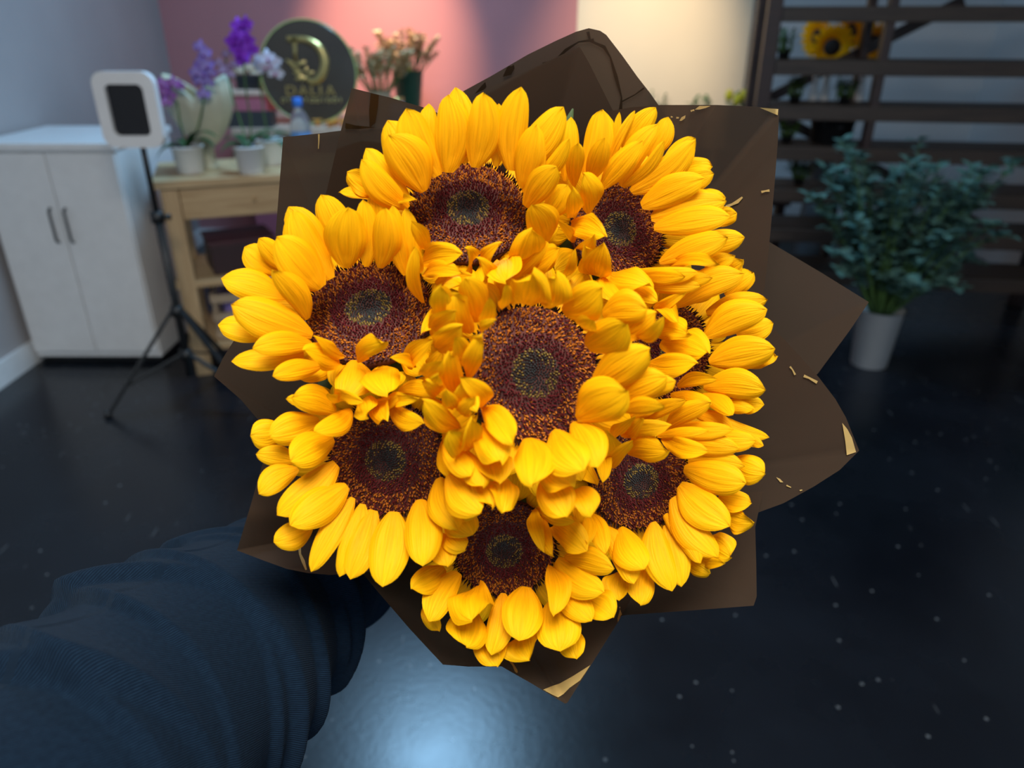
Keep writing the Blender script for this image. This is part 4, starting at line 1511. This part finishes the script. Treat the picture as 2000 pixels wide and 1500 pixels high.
# the small line underneath: strokes too soft to read in the photograph
for k in range(11):
    x, z = sp(553 + k * 11.2, 196)
    pts = []
    for j in range(13):
        a = 2 * PI * j / 12
        pts.append((x + .0085 * math.cos(a), z + .0105 * math.sin(a), .0038))
    ribbon2d(pts if k % 3 != 1 else [(x, z - .0105, .005), (x, z + .0105, .005)]).build('tagline_glyph', M_GOLD, board)

# bottle in front of the sign
bp_ = thing('water_bottle', tloc(.60, .37, TZ), 'clear water bottle with a blue cap on the pine table before the round sign', 'bottle')
bp_.scale = (1.14, 1.14, 1.14)
hb = .215
MB().lathe([(.001, 0), (.036, .003), (.038, .02), (.036, .05), (.038, .08), (.038, .125), (.030, .155), (.014, .178), (.013, .195)], n=24).build('body', clear_plastic(), bp_)
MB().lathe([(.0385, .045), (.0392, .05), (.0392, .09), (.0385, .095)], n=24, band=True).build('wrapper', mat('blue_wrapper', (.10, .25, .55), .4), bp_)
MB().lathe([(.0165, .186), (.0175, .188), (.0175, .215), (.015, .218), (.001, .218)], n=20).build('cap', mat('blue_cap', (.02, .16, .60), .4), bp_)
# card terminal, pale box, folded cloth
b = thing('pink_gift_box', (on_y(488, 230, 4.15).x, 4.22, CZ), 'pink box with a pale lid on the counter beside the round sign', 'box')
MB().box((0, 0, .07), (.20, .16, .14)).build('body', M_PKP, b, smooth=False, bevel=.003)
MB().box((0, 0, .152), (.22, .18, .026)).build('lid', mat('pale_lid', (.62, .45, .36), .5), b, smooth=False, bevel=.004)
b = thing('card_terminal', (on_y(490, 200, 4.2).x, 4.24, CZ + .1652), 'small black card terminal standing on the pale-lidded pink box', 'terminal')
MB().box((0, 0, .035), (.13, .08, .07)).build('body', M_BLACK, b, smooth=False, bevel=.008)
MB().box((0, -.041, .04), (.10, .004, .035)).build('screen', mat('dark_screen', (0, 0, 0)), b, smooth=False)
b = thing('dark_tray', (on_y(478, 260, 3.95).x + .02, 4.03, CZ), 'dark grey open tray on the counter behind the orchid pots', 'tray')
MB().box((0, 0, .004), (.22, .10, .008)).build('base', mat('dark_grey', (.035, .037, .04), .6), b, smooth=False)
for sx, sy_, lx, ly in ((1, 0, .006, .10), (-1, 0, .006, .10), (0, 1, .22, .006), (0, -1, .22, .006)):
    MB().box((sx * .11, sy_ * .05, .035), (lx, ly, .07)).build('side', mat('dark_grey', (0, 0, 0)), b, smooth=False)


# ------------------------------------------------------------------ plants and buckets
def bucket(root, r0, r1, h, m, rim=True):
    MB().lathe([(.001, 0), (r0, 0), (r1, h), (r1 + .006, h), (r1 + .006, h - .012), (r1 + .001, h - .012)][:4] + [(r1 - .004, h), (r0 - .004, .012), (.001, .012)], n=32).build('bucket', m, root)


def foliage(root, base, top, n_stem, spread, leaf_l, leaf_w, m, leaves=26, name='foliage', droop=0.0, seed=0, flat=1.0, start=.25, bulge=0.0, zmin=.72):
    r = random.Random(seed)
    st = MB()
    lf = MB()
    for k in range(n_stem):
        a = 2 * PI * k / n_stem + r.uniform(-.3, .3)
        rr = spread * math.sqrt(r.random())
        e = Vector((rr * math.cos(a), rr * math.sin(a) * flat, top * r.uniform(zmin, 1.0)))
        b0 = Vector((.03 * math.cos(a), .03 * math.sin(a), base))
        mid = b0.lerp(e, .5) + Vector((e.x * bulge, e.y * bulge, .06 * top))
        pts = [b0 * (1 - q) ** 2 + mid * 2 * q * (1 - q) + e * q * q - Vector((0, 0, droop * q ** 3)) for q in [i / 7 for i in range(8)]]
        st.tube(pts, [.004] * 4 + [.003, .0025, .002, .001], 5)
        for j in range(leaves):
            q = start + (1 - start) * (j + r.random()) / leaves
            i = min(6, int(q * 7))
            p = pts[i].lerp(pts[i + 1], q * 7 - i)
            th = j * 2.4 + r.uniform(-.5, .5)
            dv = Vector((math.cos(th), math.sin(th), r.uniform(-.15, .8))).normalized()
            lf.leaf(p, p + dv * leaf_l * r.uniform(.7, 1.15), leaf_w, Vector((0, 0, 1)), .08, .15, 3)
    s_ = st.build('stems', M_STEM, root)
    f_ = lf.build(name, m, root)
    f_['kind'] = 'stuff'
    return f_


# dried flowers on the counter
gx = on_y(798, 180, 4.56)
gb = thing('green_flower_bucket', (gx.x, 4.56, CZ), 'dark green bucket of dried flowers on the counter', 'bucket')
M_GRB = mat('green_plastic', (.008, .085, .060), .4)
bucket(gb, .062, .088, .235, M_GRB)
M_DRY = mat('dried_flower', (.62, .46, .26), .9, noise=.45, scale=50)
foliage(gb, .17, .45, 30, .20, .034, .022, M_DRY, 34, 'dried_blooms', seed=3, start=.5, bulge=.1, flat=.55)
wx = on_y(742, 190, 4.22)
wb = thing('white_flower_pot', (wx.x, 4.22, CZ), 'cream pot of dried flowers beside the green bucket', 'flower pot')
bucket(wb, .048, .062, .155, mat('cream_pot', (.62, .55, .42), .5))
foliage(wb, .12, .38, 30, .19, .034, .022, mat('dried_tan_flower', (.66, .50, .28), .9, noise=.4, scale=50), 34, 'dried_blooms', seed=4, start=.5, bulge=.1, flat=.55)
bx_ = on_y(775, 195, 4.08)
b = thing('blue_glass_jar', (bx_.x, 4.08, CZ), 'small blue glass jar in front of the green bucket', 'jar')
MB().lathe([(.001, 0), (.042, 0), (.045, .01), (.045, .09), (.034, .11), (.034, .125), (.030, .125), (.030, .11), (.040, .09), (.040, .012), (.001, .012)], n=24).build('jar', mat('blue_glass', (.20, .32, .58), .15), b)
MB().lathe([(.036, .118), (.036, .135), (.001, .137)], n=24).build('lid', M_GOLD, b)
# small amber flower heads scattered along the counter
M_AMB = mat('amber_bloom', (.85, .36, .06), .7, noise=.3)
for k, (px, py) in enumerate(((560, 248), (616, 240), (634, 246), (650, 240), (662, 246), (676, 238), (640, 259), (672, 256))):
    q = on_z(px, py, CZ + .02)
    o = MB()
    for j in range(9):
        a = 2 * PI * j / 9
        o.leaf((0, 0, .016), (math.cos(a) * .034, math.sin(a) * .034, .030), .020, (0, 0, 1), .1, .2, 4)
    o.lathe([(.001, 0), (.010, .002), (.013, .016), (.001, .024)], n=10)
    ob = o.build('amber_bloom', M_AMB)
    ob.location = (q.x, (4.0, 4.05, 3.99, 4.058, 3.985, 4.06, 4.25, 4.30)[k], CZ)
    tag(ob, 'small amber flower head lying on the counter by the round sign', 'flower', 'amber flower heads on the counter')
# pale bouquet and red leaf behind the orchids
pb = thing('pale_bouquet', (on_y(492, 170, 4.5).x, 4.52, CZ), 'bunch of pale cream blooms in a vase behind the card terminal', 'flowers')
bucket(pb, .05, .06, .16, M_WHITE)
M_CRB = mat('cream_bloom', (.62, .50, .36), .8, noise=.2)
for k in range(14):
    a = k * 2.4
    r_ = .11 * math.sqrt((k + .5) / 14)
    MB().lathe([(.001, 0), (.020, .006), (.030, .022), (.024, .038), (.012, .034), (.001, .030)], (r_ * math.cos(a), r_ * .7 * math.sin(a), .19 + .05 * math.cos(r_ * 14)), 12,
               wob=lambda t, z: 1 + .12 * math.sin(5 * t)).build('bloom', M_CRB, pb)
for k in range(6):
    a = k * PI / 3
    MB().leaf((.05 * math.cos(a), .05 * math.sin(a), .16), (.13 * math.cos(a), .10 * math.sin(a), .21), .04, (0, 0, 1)).build('leaf', mat('red_leaf', (.22, .02, .015), .6) if k in (2, 3) else M_LEAF, pb)

# greenery on a bench before the cream wall
bn = thing('flower_bench', (on_y(1370, 300, 4.45).x, 4.45, 0), 'low dark wooden bench before the cream wall', 'bench')
MB().box((0, 0, .43), (1.0, .36, .04)).build('seat', M_DKWOOD, bn, smooth=False, bevel=.003)
for sx in (-.45, .45):
    for sy_ in (-.14, .14):
        MB().box((sx, sy_, .205), (.05, .05, .41)).build('leg', M_DKWOOD, bn, smooth=False)
M_BKT = mat('black_bucket', (.012, .013, .015), .5)
M_LIL = mat('lily_leaf', (.05, .14, .04), .55, noise=.3)
for k, (px, top, lb, m_) in enumerate(((1285, .58, 'black bucket of feathery green stems on the bench', M_LEAF), (1365, .55, 'black bucket of broad green leaves on the bench', M_LIL),
                                       (1440, .56, 'black bucket of greenery with yellow tulip buds on the bench', M_LIL))):
    q = on_y(px, 200, 4.45)
    t = thing('flower_bucket', (q.x, 4.45, .45), lb, 'bucket', 'buckets on the bench')
    bucket(t, .07, .095, .24, M_BKT)
    foliage(t, .15, top, 13, .055, .062, .024 if k else .012, m_, 12, 'foliage', seed=20 + k)
    if k == 2:
        for j in range(4):
            MB().lathe([(.001, 0), (.018, .006), (.024, .03), (.016, .055), (.001, .062)], (-.05 + .04 * j, -.03 * (j % 2), top - .05 - .02 * (j % 2)), 10).build('tulip_bud', mat('yellow_tulip', (.70, .55, .02), .6), t)

# ------------------------------------------------------------------ dark wooden rack
rk0 = on_y(1499, 120, 3.65)
RR = math.radians(-9)
RL, RD = 1.50, .34
rack = thing('plant_rack', (rk0.x, rk0.y, 0), 'tall dark wooden open rack of planks crowded with plants', 'rack', rz=RR)
for x in (0, RL * .325, RL):
    for y in (0, RD):
        MB().box((x, y, 1.05), (.062 if x in (0, RL) else .036, .06, 2.1)).build('post', M_DKWOOD, rack, smooth=False, bevel=.003)
PZ = [.24, .45, .64, .835, 1.015, 1.205, 1.42, 1.62, 1.85]
for z in PZ:
    MB().box((RL / 2, -.02, z - .03), (RL - .064, .03, .062)).build('plank', M_PLANK, rack, smooth=False, bevel=.003)
    MB().box((RL / 2, RD / 2 - .02, z - .012), (RL - .064, RD - .08, .024)).build('plank', M_PLANK, rack, smooth=False)
MB().bar((.03, RD + .045, .98), (RL * .6, RD + .045, 1.45), .05, .02, (0, 1, 0)).build('brace', M_DKWOOD, rack, smooth=False)
MB().bar((RL - .03, RD + .045, .30), (.1, RD + .045, .95), .05, .02, (0, 1, 0)).build('brace', M_DKWOOD, rack, smooth=False)


def rloc(x, y, z):
    return (rk0.x + math.cos(RR) * x - math.sin(RR) * y, rk0.y + math.sin(RR) * x + math.cos(RR) * y, z)


def rack_x(px, py, off=.14):
    # distance along the rack seen at this pixel
    v = D(px, py)
    nrm = Vector((-math.sin(RR), math.cos(RR), 0))
    o = Vector((rk0.x, rk0.y, 0)) + nrm * off
    t = nrm.dot(o - CAM) / nrm.dot(v)
    q = CAM + v * t
    return (q - o).dot(Vector((math.cos(RR), math.sin(RR), 0))), q.z


# sunflowers standing on the rack
pm = MB()
pm.leaf((0, 0, 0), (0, 0, 1), .36, (0, -1, 0), .10, .1, 6)
pm.pt = [((v[0] * 3), v[2], 0.0) for v in pm.v]
PETAL_S = pm.mesh('petal_small')
PETAL_S.materials.append(M_PETAL)
sv = thing('flower_vase', rloc(rack_x(1650, 110, .62)[0], .62, 0), 'tall grey floor vase of sunflowers standing behind the rack', 'vase')
MB().lathe([(.001, 0), (.085, 0), (.105, .06), (.085, .45), (.075, .60), (.090, .66), (.082, .66), (.067, .60), (.075, .45), (.001, .05)], n=28).build('vase', mat('grey_vase', (.10, .11, .12), .5), sv)
for (px, py, rad, yaw, pit, off, lb) in ((1625, 92, 0.101, .0, .1, 0.48, 'small sunflower facing forward in the rack'), (1598, 72, 0.091, -.9, .1, 0.66, 'small sunflower turned towards the cream wall in the rack'),
                                    (1663, 62, 0.094, .7, -.3, 0.74, 'small sunflower tipped upwards in the rack'), (1706, 82, 0.086, .4, .1, 0.52, 'small sunflower beside the thin rack post')):
    x, z = rack_x(px, py, off)
    rad *= (3.65 + off) / 3.75
    hc = Vector(rloc(x, off, z))
    t = thing('small_sunflower', hc, lb, 'sunflower', 'sunflowers in the rack')
    Mh = Matrix.Rotation(RR + yaw, 3, 'Z') @ Matrix.Rotation(pit, 3, 'X')
    MB().lathe([(.001, -.014), (rad * .28, -.012), (rad * .36, -.004), (rad * .36, .006), (rad * .2, .012), (.001, .014)], n=24, M=Mh @ Matrix.Rotation(PI / 2, 3, 'X')).build('disc', mat('dark_disc', (.018, .008, .004), .8), t)
    for ring, (nk_, ln, dpt) in enumerate(((17, .72, 0), (15, .68, .006))):
        for k in range(nk_):
            a = 2 * PI * (k + ring * .5) / nk_
            o = bpy.data.objects.new('petal', PETAL_S)
            COL.objects.link(o)
            o.parent = t
            R3 = Mh @ Matrix.Rotation(a, 3, 'Y') @ Matrix.Rotation(.18 - .1 * ring, 3, 'X')
            o.matrix_local = Matrix.Translation(Mh @ Vector((math.sin(a) * rad * .32, dpt, math.cos(a) * rad * .32))) @ R3.to_4x4() @ Matrix.Scale(rad * ln, 4)
    vb_ = Vector(sv.location) + Vector(((px - 1650) * .0006, (off - .6) * .2, .30)) - hc
    MB().tube([(0, .008, 0), tuple(Mh @ Vector((0, .035, -.02))), tuple(vb_ * .25 + Vector((0, .03, 0))), tuple(vb_ + Vector((0, 0, .36))), tuple(vb_)], .004, 6).build('stem', M_STEM, t)
# greenery, white vases and a dark bucket on the planks
M_EUC = mat('eucalyptus_leaf', (.085, .19, .165), .6, noise=.35, scale=30)
M_GRS = mat('grass_leaf', (.030, .075, .030), .6, noise=.35, scale=30)
M_LIME = mat('lime_leaf', (.13, .24, .04), .55, noise=.25)
for (px, py, z, top, n, sp_, ll, lw, m_, lb) in (
        (1530, 100, 1.205, .12, 7, .045, .045, .012, M_LIL, 'small spiky green plant in a dark cup on the rack, below the top planks'),
        (1552, 180, 1.015, .11, 8, .035, .045, .012, M_LEAF, 'spiky dark green plant in a dark cup by the rack brace'),
        (1650, 175, 1.015, .10, 14, .05, .045, .010, M_GRS, 'grassy green plant in a dark cup between the white vases'),
        (1535, 265, .835, .09, 8, .045, .045, .020, M_LIME, 'lime green leafy plant in a dark cup on the rack'),
        (1560, 340, .64, .10, 12, .07, .045, .018, M_GRS, 'bushy green plant in a dark cup low on the rack')):
    x, _ = rack_x(px, py)
    t = thing('rack_plant', rloc(x, .11, z + .0005), lb, 'plant', 'plants in cups on the rack')
    bucket(t, .022, .028, .045, M_BKT)
    foliage(t, .03, top, n, sp_, ll, lw, m_, 9, 'foliage', seed=int(px))
for (px, lb) in ((1600, 'slim white vase beside the spiky plant on the rack'), (1622, 'slim white vase beside the grassy plant on the rack'), (1692, 'slim white vase behind the thin rack post')):
    x, _ = rack_x(px, 180)
    o = thing('white_vase', rloc(x, .255, 1.0155), lb, 'vase', 'slim white vases on the rack')
    MB().lathe([(.001, 0), (.018, 0), (.020, .02), (.013, .09), (.017, .13), (.014, .13), (.010, .09), (.001, .05)], n=16).build('vase', M_WHITE, o)
    MB().leaf((0, 0, .12), (.02, -.01, .165), .012, (0, -1, 0)).build('sprig', M_LEAF, o)
x, _ = rack_x(1626, 250)
t = thing('dark_bucket', rloc(x, .15, .8355), 'wide black bucket on the rack, above the eucalyptus', 'bucket')
bucket(t, .085, .105, .125, M_BKT)
MB().tube([(-.10, 0, .11), (-.07, -.07, .09), (0, -.10, .08), (.07, -.07, .09), (.10, 0, .11)], .003, 6).build('handle', mat('wire', (.2, .2, .2), .3, 1.0), t)

# eucalyptus in white buckets on the floor before the rack
for (q, top, n, spd, lb, sd) in (((1.58, 3.00), 1.08, 80, .40, 'white bucket overflowing with grey-green eucalyptus, beside the rack', 61),
                                ((0.78, 3.10), .84, 26, .13, 'smaller white bucket of eucalyptus standing on the floor behind the bouquet', 62),
                                ((2.44, 2.98), .92, 24, .15, 'white bucket of eucalyptus at the far end of the rack', 63)):
    t = thing('eucalyptus_bucket', (q[0], q[1], 0), lb, 'bucket', 'eucalyptus buckets on the floor')
    bucket(t, .075, .095, .26, M_WHITE)
    foliage(t, .22, top, n, spd, .062, .046, M_EUC, 24, 'foliage', droop=.14, seed=sd, flat=.75, start=.3, bulge=.12, zmin=.5 if sd == 61 else .72)
